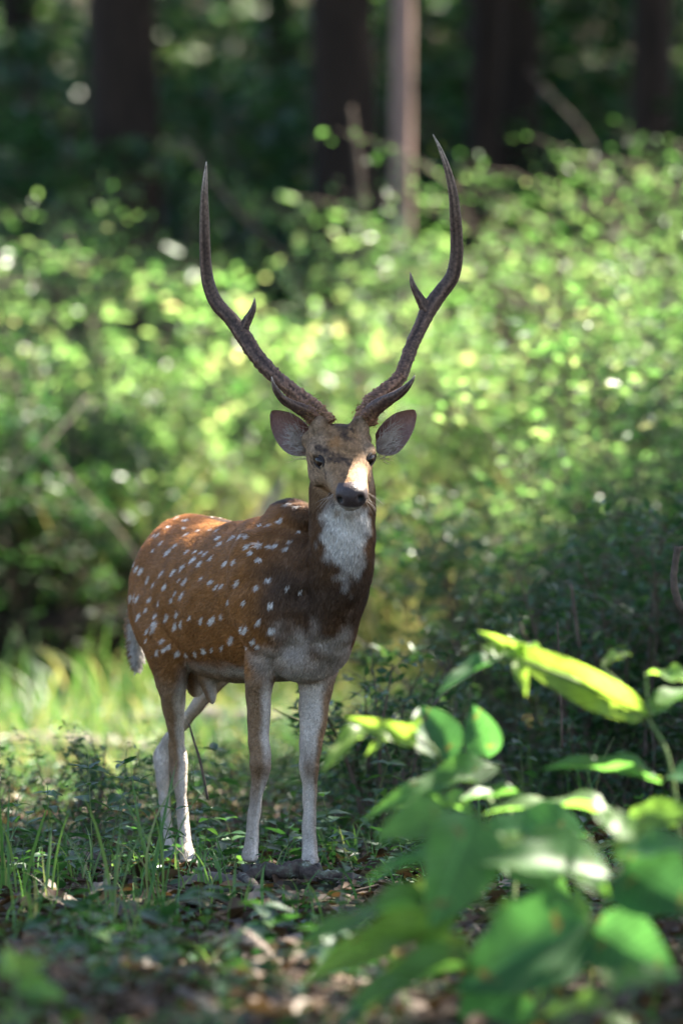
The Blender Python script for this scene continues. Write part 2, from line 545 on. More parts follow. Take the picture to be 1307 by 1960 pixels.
# ------------------------------------------------------------------ shrubs
def shrub_meshes(seed, h, spread, nstem, ntwig, nl, lsize, lw=0.5):
    rg = np.random.default_rng(seed)
    st = MB()
    LP, LD, LN = [], [], []
    for i in range(nstem):
        a = rg.uniform(0, 2 * math.pi)
        sp = spread * rg.random() ** 0.6
        hh = h * rg.uniform(0.55, 1.05) * (1 - 0.25 * (sp / spread) ** 2)
        base = np.array([math.cos(a), math.sin(a), 0]) * spread * 0.12 * rg.random()
        top = np.array([math.cos(a) * sp, math.sin(a) * sp, hh])
        mid = base * 0.5 + top * 0.5 + np.array([0, 0, 0.18 * hh]) + rg.normal(size=3) * 0.06
        C = catmull([base - np.array([0, 0, 0.05]), mid, top], 6)
        st.add(*tube_arrays(C, np.linspace(0.012, 0.003, len(C)) * (h / 2) ** 0.5, 5, cap=False))
        for k in range(ntwig):
            t = rg.uniform(0.12, 1.0)
            j = min(len(C) - 2, int(t * (len(C) - 1)))
            f = t * (len(C) - 1) - j
            s = C[j] * (1 - f) + C[min(j + 1, len(C) - 1)] * f
            b = rg.uniform(0, 2 * math.pi)
            d = nrm(np.array([math.cos(b), math.sin(b), rg.uniform(-0.1, 0.75)]))
            ln = h * rg.uniform(0.10, 0.24)
            m = s + d * ln * 0.5 + np.array([0, 0, 0.02])
            e = s + d * ln + np.array([0, 0, -0.08 * ln])
            st.add(*tube_arrays(np.array([s, m, e]), [0.004 * h / 2, 0.003 * h / 2, 0.001], 4, cap=False))
            q = np.linspace(0.15, 1.0, nl)[:, None]
            p = (1 - q) * s + q * e + rg.normal(size=(nl, 3)) * 0.012 * h
            side = np.cross(d, [0, 0, 1.0])
            sg = np.where(np.arange(nl) % 2 == 0, 1, -1)[:, None]
            LP.append(p)
            LD.append(d * 0.6 + sg * side * 0.8 + rg.normal(size=(nl, 3)) * 0.35)
            LN.append(np.array([0, 0, 1.0]) + rg.normal(size=(nl, 3)) * 0.55)
    LP, LD, LN = np.vstack(LP), np.vstack(LD), np.vstack(LN)
    n = len(LP)
    L = rg.uniform(0.65, 1.3, n) * lsize
    Vv, Ff = leaf_arrays(LP, LD, LN, L, L * rg.uniform(lw * 0.85, lw * 1.2, n))
    fol = npmesh('foliage', Vv, Ff, False, {'tint': np.repeat(np.clip(rg.normal(0.5, 0.25, n), 0, 1), 6)})
    return st.mesh('stems', True), fol


def shrub_proto(seed, mat, *a):
    s, f = shrub_meshes(seed, *a)
    s.materials.append(M['twig'])
    f.materials.append(M[mat])
    return s, f


def place_shrub(name, proto, x, y, sc, label, group, cat='shrub', rz=None, mat=None):
    root = empty(name, (x, y, float(gz(x, y)) - 0.02), random.uniform(0, 6.28) if rz is None else rz)
    root.scale = (sc * random.uniform(0.9, 1.12), sc * random.uniform(0.9, 1.12), sc * random.uniform(0.92, 1.08))
    link('stems', proto[0], None, root)
    link('foliage', proto[1], None, root)
    tag(root, label, cat, group)
    return root


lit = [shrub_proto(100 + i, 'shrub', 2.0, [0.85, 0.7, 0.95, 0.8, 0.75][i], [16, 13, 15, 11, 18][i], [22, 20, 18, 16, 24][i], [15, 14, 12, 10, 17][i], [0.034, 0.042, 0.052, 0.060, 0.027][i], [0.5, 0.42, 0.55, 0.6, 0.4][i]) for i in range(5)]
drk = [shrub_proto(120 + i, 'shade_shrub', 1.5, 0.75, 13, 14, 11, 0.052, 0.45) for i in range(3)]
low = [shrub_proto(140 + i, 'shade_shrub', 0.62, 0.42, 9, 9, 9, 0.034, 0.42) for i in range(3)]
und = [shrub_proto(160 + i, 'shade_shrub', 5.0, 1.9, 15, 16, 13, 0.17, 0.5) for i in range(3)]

# sunlit thicket behind the deer
k = 0
rows = [(y, -9.0, 9.0) for y in (12.4, 13.7, 15.2, 17.0)] + [(y, 0.8, 9.0) for y in (6.8, 8.1, 9.6)]
for y, xa, xb in rows:
    half = (y - CAM_Y) * 0.06 + 0.9
    xa, xb = max(-half, xa), min(half, xb)
    n = max(2, int((xb - xa) / 0.95))
    for i in range(n):
        x = xa + (i + 0.5) * (xb - xa) / n + random.uniform(-0.22, 0.22)
        yy = y + random.uniform(-0.4, 0.4)
        hgt = (1.0 if y < 11 else 1.12) + 0.12 * math.sin(3.1 * x + y) + random.uniform(-0.25, 0.22)
        if random.random() < 0.14: hgt *= 1.35
        if y < 11: hgt *= 0.86
        pxs = 653.5 + x * FPX / (yy - CAM_Y)
        depth = 'nearer part' if y < 11 else ('front' if y < 14 else ('middle' if y < 15.5 else 'rear'))
        place = 'behind the rump' if pxs < 380 else ('behind the antlers and head' if pxs < 890 else 'beyond the shaded bushes')
        place_shrub('shrub', lit[random.randrange(5)], x, yy, hgt, 'sunlit green shrub in the %s of the thicket %s' % (depth, place), 'sunlit thicket, %s, %s' % (depth, place))
        k += 1
for tx, ty, tz, rr, h in [(1.75, 13.6, 1.9, 0.95, 8.2), (2.15, 8.0, 1.0, 0.9, 7.6), (1.25, 4.9, 0.6, 1.5, 7.2), (1.35, 7.4, 0.5, 1.1, 7.4), (1.9, 10.6, 1.2, 0.8, 7.8)]:  # unseen crowns added to darken the right side of the thicket
    c = np.array([tx, ty, tz]) + SUN * ((h - tz) / SUN[2])
    tree('canopy_tree', c[0], c[1], h, 0.14, 0.07, (rr, rr, 0.7), int(1700 * rr), 0.2, 'bark_dark', 'unseen small-crowned tree added to shade the thicket right of the deer', 'small trees added for shade on the right', seed=int(80 + ty), crown_z=h, gaps=False)
c = np.array([-1.55, 11.8, 1.2]) + SUN * (6.6 / SUN[2])  # unseen crown added to darken the bushes on the left
tree('canopy_tree', c[0], c[1], 7.5, 0.14, 0.07, (0.95, 1.0, 0.7), 1900, 0.2, 'bark_dark', 'unseen small-crowned tree added to shade the thicket left of the deer', seed=77, crown_z=7.5, gaps=False)
# shaded bushes on the right behind the deer
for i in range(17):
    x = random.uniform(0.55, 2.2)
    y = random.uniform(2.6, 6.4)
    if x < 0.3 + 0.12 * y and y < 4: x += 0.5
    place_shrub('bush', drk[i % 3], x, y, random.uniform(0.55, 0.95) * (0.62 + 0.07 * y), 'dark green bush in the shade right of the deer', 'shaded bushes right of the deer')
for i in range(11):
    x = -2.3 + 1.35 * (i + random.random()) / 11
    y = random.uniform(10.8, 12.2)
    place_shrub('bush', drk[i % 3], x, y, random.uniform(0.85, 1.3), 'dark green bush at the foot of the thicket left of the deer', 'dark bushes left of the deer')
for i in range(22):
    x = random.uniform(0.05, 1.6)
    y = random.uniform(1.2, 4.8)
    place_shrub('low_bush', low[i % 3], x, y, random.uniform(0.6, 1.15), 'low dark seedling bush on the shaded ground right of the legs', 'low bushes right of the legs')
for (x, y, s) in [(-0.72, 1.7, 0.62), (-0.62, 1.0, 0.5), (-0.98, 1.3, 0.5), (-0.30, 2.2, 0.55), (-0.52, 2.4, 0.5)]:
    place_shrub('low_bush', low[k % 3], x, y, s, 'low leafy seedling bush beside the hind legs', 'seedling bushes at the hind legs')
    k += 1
# understorey that closes the view
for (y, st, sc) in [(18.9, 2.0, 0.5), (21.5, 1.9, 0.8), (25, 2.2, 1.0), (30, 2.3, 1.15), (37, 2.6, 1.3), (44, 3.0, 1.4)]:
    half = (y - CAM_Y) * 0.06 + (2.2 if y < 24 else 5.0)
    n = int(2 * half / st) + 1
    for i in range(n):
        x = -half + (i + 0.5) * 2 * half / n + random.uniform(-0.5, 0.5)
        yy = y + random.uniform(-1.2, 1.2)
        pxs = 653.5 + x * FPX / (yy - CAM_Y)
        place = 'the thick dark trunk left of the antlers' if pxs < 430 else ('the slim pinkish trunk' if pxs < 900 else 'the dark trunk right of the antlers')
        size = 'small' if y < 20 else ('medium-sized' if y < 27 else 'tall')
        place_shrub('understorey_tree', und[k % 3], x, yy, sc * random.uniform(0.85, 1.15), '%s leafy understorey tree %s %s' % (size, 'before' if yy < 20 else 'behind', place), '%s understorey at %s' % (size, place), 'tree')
        k += 1


# ------------------------------------------------------------------ the deer
TH = R(24)
FW = np.array([math.sin(TH), -math.cos(TH), 0.0])      # the body's forward
LF = np.array([math.cos(TH), math.sin(TH), 0.0])       # the body's left
UP = np.array([0, 0, 1.0])
OR = np.array([-0.12, 0.03, 0.0])


def Lc(u, v, w):
    return OR + FW * u + LF * v + UP * w


# head frame
PSI, PHI = R(11), R(31)
HF = np.array([math.sin(PSI) * math.cos(PHI), -math.cos(PSI) * math.cos(PHI), -math.sin(PHI)])
HR = np.array([math.cos(PSI), math.sin(PSI), 0.0])
HU = np.cross(HF, HR)
HU = HU if HU[2] > 0 else -HU
HE = at(655, 881, -0.25)


def Hc(s, r, h):
    return HE + HF * s + HR * r + HU * h


def loft(secs, n=30, sub=5):
    """closed skin through elliptic sections (centre, half axis a, half axis up, half axis down)"""
    A = np.array([np.concatenate([c, a_, b_, d_]) for c, a_, b_, d_ in secs])
    A = catmull(A, sub)
    ang = np.arange(n) * 2 * math.pi / n
    cs, sn = np.cos(ang), np.sin(ang)
    V = []
    for row in A:
        c, a_, b_, d_ = row[:3], row[3:6], row[6:9], row[9:12]
        V.append(c + cs[:, None] * a_ + np.where(sn[:, None] > 0, sn[:, None] * b_, sn[:, None] * d_))
    m = len(A)
    V = np.vstack(V + [A[:1, :3], A[-1:, :3]])
    i = np.arange(m - 1)[:, None] * n
    j = np.arange(n)[None, :]
    k = (j + 1) % n
    F = np.stack([i + j, i + k, i + n + k, i + n + j], -1).reshape(-1, 4)
    jj = np.arange(n)
    kk = (jj + 1) % n
    e = (m - 1) * n
    T = np.concatenate([np.stack([kk, jj, np.full(n, m * n)], -1), np.stack([e + jj, e + kk, np.full(n, m * n + 1)], -1)])
    return V, [F, T]


def ellipsoid(c, ax):
    """ax: three half-axis vectors"""
    nu, nv = 18, 12
    V, T = [], []
    th = np.linspace(0.02, math.pi - 0.02, nv)
    ph = np.arange(nu) * 2 * math.pi / nu
    for t in th:
        V.append(c + np.cos(t) * ax[2] + np.sin(t) * (np.cos(ph)[:, None] * ax[0] + np.sin(ph)[:, None] * ax[1]))
    V = np.vstack(V + [[c + ax[2]], [c - ax[2]]])
    i = np.arange(nv - 1)[:, None] * nu
    j = np.arange(nu)[None, :]
    k = (j + 1) % nu
    F = np.stack([i + j, i + nu + j, i + nu + k, i + k], -1).reshape(-1, 4)
    jj = np.arange(nu)
    kk = (jj + 1) % nu
    e = (nv - 1) * nu
    T = np.concatenate([np.stack([jj, kk, np.full(nu, nv * nu)], -1), np.stack([e + kk, e + jj, np.full(nu, nv * nu + 1)], -1)])
    return V, [F, T]


body_mb = MB()
# trunk: (u, top, bottom, half width, share of the widest level)
tr = []
for u, top, bot, hw in [(0.155, 0.72, 0.60, 0.035), (0.13, 0.775, 0.53, 0.085), (0.07, 0.83, 0.475, 0.112), (0.0, 0.862, 0.452, 0.134), (-0.08, 0.868, 0.447, 0.144),
                        (-0.20, 0.853, 0.438, 0.158), (-0.33, 0.846, 0.434, 0.168), (-0.46, 0.848, 0.440, 0.168), (-0.58, 0.860, 0.464, 0.154), (-0.68, 0.863, 0.50, 0.138),
                        (-0.77, 0.842, 0.545, 0.115), (-0.84, 0.80, 0.60, 0.088), (-0.868, 0.755, 0.655, 0.04)]:
    mid = bot + (top - bot) * 0.50
    tr.append((Lc(u, 0, mid), LF * hw, UP * (top - mid), UP * (mid - bot)))
body_mb.add(*loft(tr, 40, 5))
# withers ridge
body_mb.add(*ellipsoid(Lc(-0.02, 0, 0.85), [FW * 0.125, LF * 0.045, UP * 0.052]))
# shoulder blades, upper arms and haunches
for sgn in (-1, 1):
    body_mb.add(*ellipsoid(Lc(-0.005, sgn * 0.100, 0.665), [nrm(FW * 0.25 - UP) * 0.165, FW * 0.105, LF * 0.060]))
    body_mb.add(*ellipsoid(Lc(0.075, sgn * 0.086, 0.610), [UP * 0.10, FW * 0.060, LF * 0.048]))
    body_mb.add(*ellipsoid(Lc(-0.68, sgn * 0.086, 0.655), [nrm(FW * 0.3 + UP) * 0.160, nrm(FW - UP * 0.3) * 0.130, LF * 0.064]))
# brisket
body_mb.add(*ellipsoid(Lc(0.06, 0, 0.52), [FW * 0.085, LF * 0.085, UP * 0.075]))
# neck
X1 = np.array([1.0, 0, 0])
nk = []
for px, py, y, hw, hd, t in [(604, 1235, 0.03, 0.088, 0.12, 60), (624, 1165, -0.03, 0.092, 0.135, 52), (644, 1100, -0.085, 0.088, 0.122, 45), (653, 1040, -0.13, 0.085, 0.105, 36),
                             (655, 980, -0.155, 0.082, 0.094, 28), (655, 925, -0.165, 0.078, 0.084, 18), (655, 875, -0.165, 0.066, 0.07, 8)]:
    d = np.array([0, -math.cos(R(t)), -math.sin(R(t)) * 0.6])
    nk.append((at(px, py, y), X1 * hw, nrm(d) * hd, nrm(d) * hd))
body_mb.add(*loft(nk, 32, 5))
# head
hd_ = []
for s, c, a_, up_, dn in [(-0.130, -0.005, 0.034, 0.022, 0.035), (-0.108, -0.004, 0.062, 0.044, 0.062), (-0.07, 0.0, 0.077, 0.060, 0.082), (-0.035, 0.0, 0.083, 0.058, 0.088), (0.0, 0.0, 0.079, 0.046, 0.086),
                          (0.03, 0.0, 0.066, 0.036, 0.079), (0.06, -0.002, 0.053, 0.030, 0.068), (0.09, -0.004, 0.048, 0.027, 0.058), (0.118, -0.006, 0.0445, 0.027, 0.050),
                          (0.142, -0.008, 0.0415, 0.026, 0.043), (0.162, -0.010, 0.0355, 0.023, 0.036), (0.174, -0.011, 0.024, 0.013, 0.020)]:
    hd_.append((Hc(s, 0, c), HR * a_, HU * up_, HU * dn))
body_mb.add(*loft(hd_, 36, 5))
# nose pad, brows, cheeks, pedicles
body_mb.add(*ellipsoid(Hc(0.150, 0, -0.004), [HR * 0.0355, nrm(HF * 0.4 + HU) * 0.027, nrm(HF - HU * 0.4) * 0.030]))
body_mb.add(*ellipsoid(Hc(0.125, 0, -0.046), [HF * 0.034, HR * 0.026, HU * 0.014]))
for sgn in (-1, 1):
    body_mb.add(*ellipsoid(Hc(-0.012, sgn * 0.062, 0.020), [HF * 0.036, HR * 0.022, HU * 0.018]))
    body_mb.add(*ellipsoid(Hc(-0.015, sgn * 0.058, -0.040), [HF * 0.055, HR * 0.020, HU * 0.034]))
    body_mb.add(*ellipsoid(Hc(-0.075, sgn * 0.050, 0.036), [HU * 0.045, HR * 0.026, HF * 0.030]))
    body_mb.add(*ellipsoid(Hc(-0.090, sgn * 0.064, 0.004), [HU * 0.026, HR * 0.024, HF * 0.024]))


def limb(pts):
    """pts: (px, py, y, half width in photo pixels, depth half-width / width)"""
    secs = []
    for px, py, y, hw, k in pts:
        s = FPX / (y - CAM_Y)
        w = hw / s
        secs.append((at(px, py, y), LF * w, FW * w * k, FW * w * k))
    body_mb.add(*loft(secs, 24, 5))


# front legs
limb([(520, 1180, -0.02, 40, 1.2), (506, 1245, -0.02, 36, 1.25), (498, 1295, -0.01, 28, 1.25), (494.5, 1345, 0.0, 24, 1.2), (495, 1395, 0.005, 21, 1.15), (498, 1440, 0.0, 20.5, 1.1), (499, 1466, -0.005, 20.5, 1.15),
      (497, 1490, 0.0, 15.5, 1.1), (491, 1522, 0.005, 12.2, 1.2), (486.5, 1560, 0.005, 11.8, 1.2), (482.5, 1595, 0.0, 12.6, 1.2), (480, 1620, -0.01, 15, 1.2), (478, 1640, -0.03, 16, 1.2), (477, 1650, -0.04, 12, 1.2)])
limb([(640, 1170, 0.06, 38, 1.2), (624, 1240, 0.05, 38, 1.15), (607, 1300, 0.04, 34, 1.15), (601, 1345, 0.035, 29.5, 1.15), (597, 1400, 0.035, 24.5, 1.15), (593, 1440, 0.03, 21, 1.1), (592, 1470, 0.025, 19.5, 1.15),
      (592, 1495, 0.03, 15.5, 1.1), (592.5, 1520, 0.035, 13.2, 1.2), (592.5, 1560, 0.035, 12.6, 1.2), (592.5, 1605, 0.03, 14, 1.2), (593, 1632, 0.015, 16.5, 1.2), (594, 1648, -0.005, 17, 1.2), (594, 1656, -0.02, 13, 1.2)])
# hind legs
limb([(310, 1130, 0.56, 44, 2.4), (316, 1200, 0.50, 46, 2.3), (324, 1262, 0.46, 34, 2.1), (329, 1312, 0.46, 26, 1.75), (333, 1360, 0.49, 20, 1.6), (337, 1400, 0.52, 15, 1.6), (339, 1432, 0.545, 15.5, 1.7),
      (341, 1455, 0.55, 17, 1.7), (343, 1480, 0.54, 16, 1.4), (346, 1520, 0.53, 11.5, 1.3), (350, 1560, 0.515, 10.5, 1.3), (354, 1600, 0.49, 11.5, 1.2), (358, 1628, 0.46, 14.5, 1.2), (360, 1646, 0.435, 15.5, 1.25), (360, 1656, 0.425, 12, 1.25)])
limb([(440, 1140, 0.66, 42, 2.2), (448, 1210, 0.62, 40, 2.0), (432, 1275, 0.62, 32, 1.7), (398, 1326, 0.68, 19, 1.5), (352, 1382, 0.76, 15.5, 1.4), (322, 1420, 0.815, 15, 1.6), (312, 1442, 0.83, 15.5, 1.7),
      (310, 1470, 0.82, 14.5, 1.4), (313, 1510, 0.81, 11, 1.3), (318, 1560, 0.80, 10, 1.3), (323, 1600, 0.785, 11, 1.2), (327, 1622, 0.76, 14, 1.2), (329, 1638, 0.735, 15, 1.25), (329, 1646, 0.73, 11, 1.25)])
# tail
tl = []
for p, w in [(Lc(-0.815, -0.01, 0.79), 0.030), (Lc(-0.862, -0.02, 0.755), 0.028), (at(262, 1180, 0.80), 0.027), (at(260, 1220, 0.81), 0.027), (at(262, 1258, 0.81), 0.023), (at(262, 1292, 0.81), 0.006)]:
    tl.append((p, LF * w, FW * w * 0.7, FW * w * 0.7))
body_mb.add(*loft(tl, 16, 5))
# sheath and pouch below the groin
tl = []
for p, w in [(at(392, 1262, 0.42), 0.040), (at(398, 1296, 0.41), 0.027), (at(401, 1322, 0.41), 0.021), (at(405, 1340, 0.41), 0.014), (at(407, 1349, 0.41), 0.006)]:
    tl.append((p, LF * w, FW * w, FW * w))
body_mb.add(*loft(tl, 16, 4))
tl = []
for p, w in [(at(372, 1255, 0.52), 0.05), (at(374, 1290, 0.53), 0.034), (at(375, 1318, 0.53), 0.027), (at(375, 1336, 0.53), 0.012)]:
    tl.append((p, LF * w, FW * w, FW * w))
body_mb.add(*loft(tl, 16, 4))

raw = link('raw_body', body_mb.mesh('raw_body'))
md = raw.modifiers.new('skin', 'REMESH')
md.mode = 'VOXEL'
md.voxel_size = 0.0046
dg = bpy.context.evaluated_depsgraph_get()
ev = raw.evaluated_get(dg)
me = bpy.data.meshes.new_from_object(ev)
bpy.data.objects.remove(raw)
N = len(me.vertices)
co = np.empty(N * 3)
me.vertices.foreach_get('co', co)
co = co.reshape(-1, 3)
E = np.empty(len(me.edges) * 2, dtype=np.int64)
me.edges.foreach_get('vertices', E)
E = E.reshape(-1, 2)
nf = len(me.polygons)
ls = np.empty(len(me.loops), dtype=np.int64)
me.loops.foreach_get('vertex_index', ls)
bodyF = ls.reshape(-1, 4)
bpy.data.meshes.remove(me)
deg = np.bincount(E.ravel(), minlength=N).astype(float)


def lap(c):
    out = np.zeros_like(c)
    for k_ in range(3):
        out[:, k_] = np.bincount(E[:, 0], c[E[:, 1], k_], N) + np.bincount(E[:, 1], c[E[:, 0], k_], N)
    return out / deg[:, None]


def head_coords(P):
    d = P - HE
    return d @ HF, d @ HR, d @ HU


s_, r_, h_ = head_coords(co)
headm = smoothstep(h_, -0.11, -0.085) * smoothstep(s_, -0.16, -0.12)
low_leg = smoothstep(-co[:, 2], -0.42, -0.34)
amount = (1 - 0.78 * headm) * (1 - 0.6 * low_leg)
for it in range(16):
    co = co + (lap(co) - co) * 0.6 * amount[:, None]


def vnormals(P):
    q = P[bodyF]
    fn = np.cross(q[:, 2] - q[:, 0], q[:, 3] - q[:, 1])
    vn = np.zeros_like(P)
    for k_ in range(4):
        for ax in range(3):
            vn[:, ax] += np.bincount(bodyF[:, k_], fn[:, ax], N)
    return nrm(vn)


vn = vnormals(co)
# muscle relief and slight unevenness
s_, r_, h_ = head_coords(co)


def dent(center, rad, depth):
    global co
    d = np.linalg.norm(co - center, axis=1) / rad
    co = co - vn * (depth * np.exp(-d * d))[:, None]


def cast(px, py):
    o = Vector((0, CAM_Y, CAM_Z))
    d = (Vector(at(px, py, 0.0)) - o).normalized()
    hit = bvh.ray_cast(o, d)
    return None if hit[0] is None else np.array(hit[0])


bvh = BVHTree.FromPolygons(co.tolist(), bodyF.tolist())
for px, py, r, dp in [(650, 957, 0.0075, 0.014), (690, 954, 0.0068, 0.014), (606, 884, 0.016, 0.007), (712, 879, 0.016, 0.007), (615, 905, 0.010, 0.003), (632, 905, 0.02, 0.003), (664, 872, 0.022, 0.005), (625, 895, 0.013, 0.004), (702, 893, 0.012, 0.004), (640, 925, 0.015, 0.003), (665, 905, 0.016, 0.002),
                      (461, 1180, 0.03, 0.006), (459, 1120, 0.03, 0.006), (460, 1060, 0.03, 0.004), (466, 1235, 0.03, 0.006), (588, 1040, 0.028, 0.009), (584, 1090, 0.028, 0.012), (578, 1140, 0.028, 0.012), (572, 1185, 0.025, 0.008), (672, 1165, 0.02, 0.008), (660, 1195, 0.02, 0.008), (645, 1222, 0.02, 0.007),
                      (560, 1240, 0.025, 0.008), (620, 1230, 0.02, 0.006), (655, 1190, 0.025, 0.005), (330, 1180, 0.05, 0.006), (345, 1110, 0.05, 0.005), (648, 985, 0.008, 0.003), (690, 984, 0.008, 0.003)]:
    p = cast(px, py)
    if p is not None:
        dent(p, r, dp)
co = co + vn * (0.0022 * np.sin(co[:, 0] * 41 + 3 * np.sin(co[:, 2] * 23)) * np.sin(co[:, 2] * 37 + 2 * np.sin(co[:, 1] * 29)) * (1 - headm))[:, None]
for it in range(2):
    co = co + (lap(co) - co) * 0.4
vn = vnormals(co)
bvh = BVHTree.FromPolygons(co.tolist(), bodyF.tolist())

# coat colours -------------------------------------------------------
BROWN = np.array([0.262, 0.110, 0.031]); RUST = np.array([0.30, 0.115, 0.030]); DARK = np.array([0.045, 0.030, 0.022]); NECKB = np.array([0.120, 0.064, 0.034])
WHITE = np.array([0.62, 0.58, 0.54]); TAN = np.array([0.27, 0.155, 0.076]); GREY = np.array([0.50, 0.43, 0.37]); LEGB = np.array([0.235, 0.140, 0.075]); NOSE = np.array([0.058, 0.042, 0.040])
CREAM = np.array([0.30, 0.215, 0.14])

spots_z = [(345, 168), (298, 155), (262, 198), (335, 205), (347, 233), (405, 215), (460, 213), (495, 217), (500, 252), (508, 278), (565, 252), (605, 242), (638, 247), (190, 240), (208, 237), (226, 275),
           (292, 287), (188, 310), (255, 322), (350, 317), (388, 316), (417, 320), (440, 325), (462, 348), (376, 358), (410, 375), (531, 376), (572, 369), (637, 290), (655, 320), (692, 285), (745, 290), (770, 288),
           (693, 353), (700, 190), (747, 188), (797, 165), (824, 300), (846, 265), (883, 220), (84, 352), (94, 377), (104, 400), (126, 410), (225, 423), (283, 418), (327, 393), (312, 453), (340, 458), (418, 445),
           (464, 462), (160, 450), (187, 478), (242, 485), (487, 490), (512, 488), (588, 470), (738, 450), (683, 488), (827, 490), (892, 510), (290, 520), (322, 530), (547, 558), (620, 565), (748, 574), (77, 540),
           (92, 540), (108, 545), (170, 548), (210, 566), (152, 598), (115, 630), (197, 628), (190, 665), (187, 690), (250, 637), (275, 550), (298, 620), (292, 675), (317, 668), (363, 632), (416, 650), (468, 648),
           (513, 632), (693, 650), (627, 693), (607, 690), (752, 695), (665, 748), (688, 773), (633, 780), (560, 745), (517, 778), (468, 790), (430, 797), (388, 808), (345, 818), (305, 805), (262, 775), (240, 790), (205, 803), (177, 828),
           (215, 857), (197, 860), (157, 700), (152, 745), (230, 748), (430, 142), (470, 152), (510, 158), (545, 164), (580, 170), (615, 172), (825, 92), (885, 98), (850, 86)]
SP = []
for zx, zy in spots_z:
    p = cast(220 + 0.3979 * zx, 930 + 0.3979 * zy)
    if p is not None:
        SP.append(p)
SP = np.array(SP)
dl = (SP - OR) @ LF
SPm = SP - LF * (2 * dl)[:, None]
SP = np.vstack([SP, SPm[np.abs(dl) > 0.03]])
sp_r = rng.uniform(0.65, 1.25, len(SP))
sp_a = rng.uniform(0.7, 1.0, len(SP))
ELONG = nrm(FW * 0.75 + UP * 0.45)

NOSTRILS = [p for p in (cast(649, 957), cast(691, 954)) if p is not None]
dabs = []   # (point, radius, colour, strength)


def dab(zx, zy, rz, col, al):
    p = cast(480 + 0.2754 * zx, 700 + 0.2754 * zy)
    if p is not None:
        dabs.append((p, rz * 0.2754 / 784, col, al))


DB = np.array([0.030, 0.020, 0.018])
for zx, zy, rz in [(500, 585, 34), (535, 612, 36), (580, 640, 34), (625, 650, 34), (665, 660, 28), (475, 560, 22), (645, 450, 38), (655, 500, 30), (640, 415, 35), (700, 520, 20), (680, 690, 16)]:
    dab(zx, zy, rz * 1.15, DB, 0.68)
for zx, zy in [(508, 700), (512, 728), (520, 756), (522, 784), (828, 722), (823, 750), (826, 780)]:
    dab(zx, zy, 10, DB * 1.5, 0.75)
for zx, zy in [(440, 700), (470, 722), (500, 722), (850, 705), (830, 700), (810, 690)]:
    dab(zx, zy, 14, CREAM, 0.55)
for zx, zy, rz, col, al in [(470, 662, 56, DB, 0.8), (832, 650, 44, DB, 0.8), (520, 775, 15, np.array([0.12, 0.07, 0.045]), 0.6), (860, 715, 26, CREAM, 0.6), (835, 560, 34, CREAM * 0.85, 0.45), (790, 760, 60, CREAM * 0.8, 0.3),  # cream around the right eye and cheek paints sunlight into the coat
                            (590, 535, 45, np.array([0.36, 0.17, 0.06]), 0.7), (720, 545, 40, np.array([0.34, 0.20, 0.11]), 0.5), (550, 820, 60, np.array([0.36, 0.25, 0.15]), 0.4), (445, 610, 20, CREAM, 0.3),
                            (565, 900, 24, np.array([0.11, 0.07, 0.05]), 0.6), (572, 950, 22, np.array([0.09, 0.06, 0.05]), 0.6), (600, 1015, 26, CREAM, 0.6), (690, 1035, 30, CREAM, 0.5), (740, 1020, 24, CREAM, 0.5), (500, 720, 22, np.array([0.30, 0.2, 0.12]), 0.4)]:
    dab(zx, zy, rz, col, al)


NW = [(nrm(rng.normal(size=3)), rng.uniform(0, 6.28)) for _ in range(24)]


def fuzz(P, freq):
    """smooth random field of about -1..1"""
    o = np.zeros(len(P))
    for i, (d_, ph) in enumerate(NW):
        o += np.sin((P @ d_) * freq * (0.6 + 0.07 * i) + ph + 1.7 * math.sin(i))
    return o / 4.5


def mixc(a_, b_, t):
    return a_ * (1 - t[:, None]) + b_ * t[:, None]


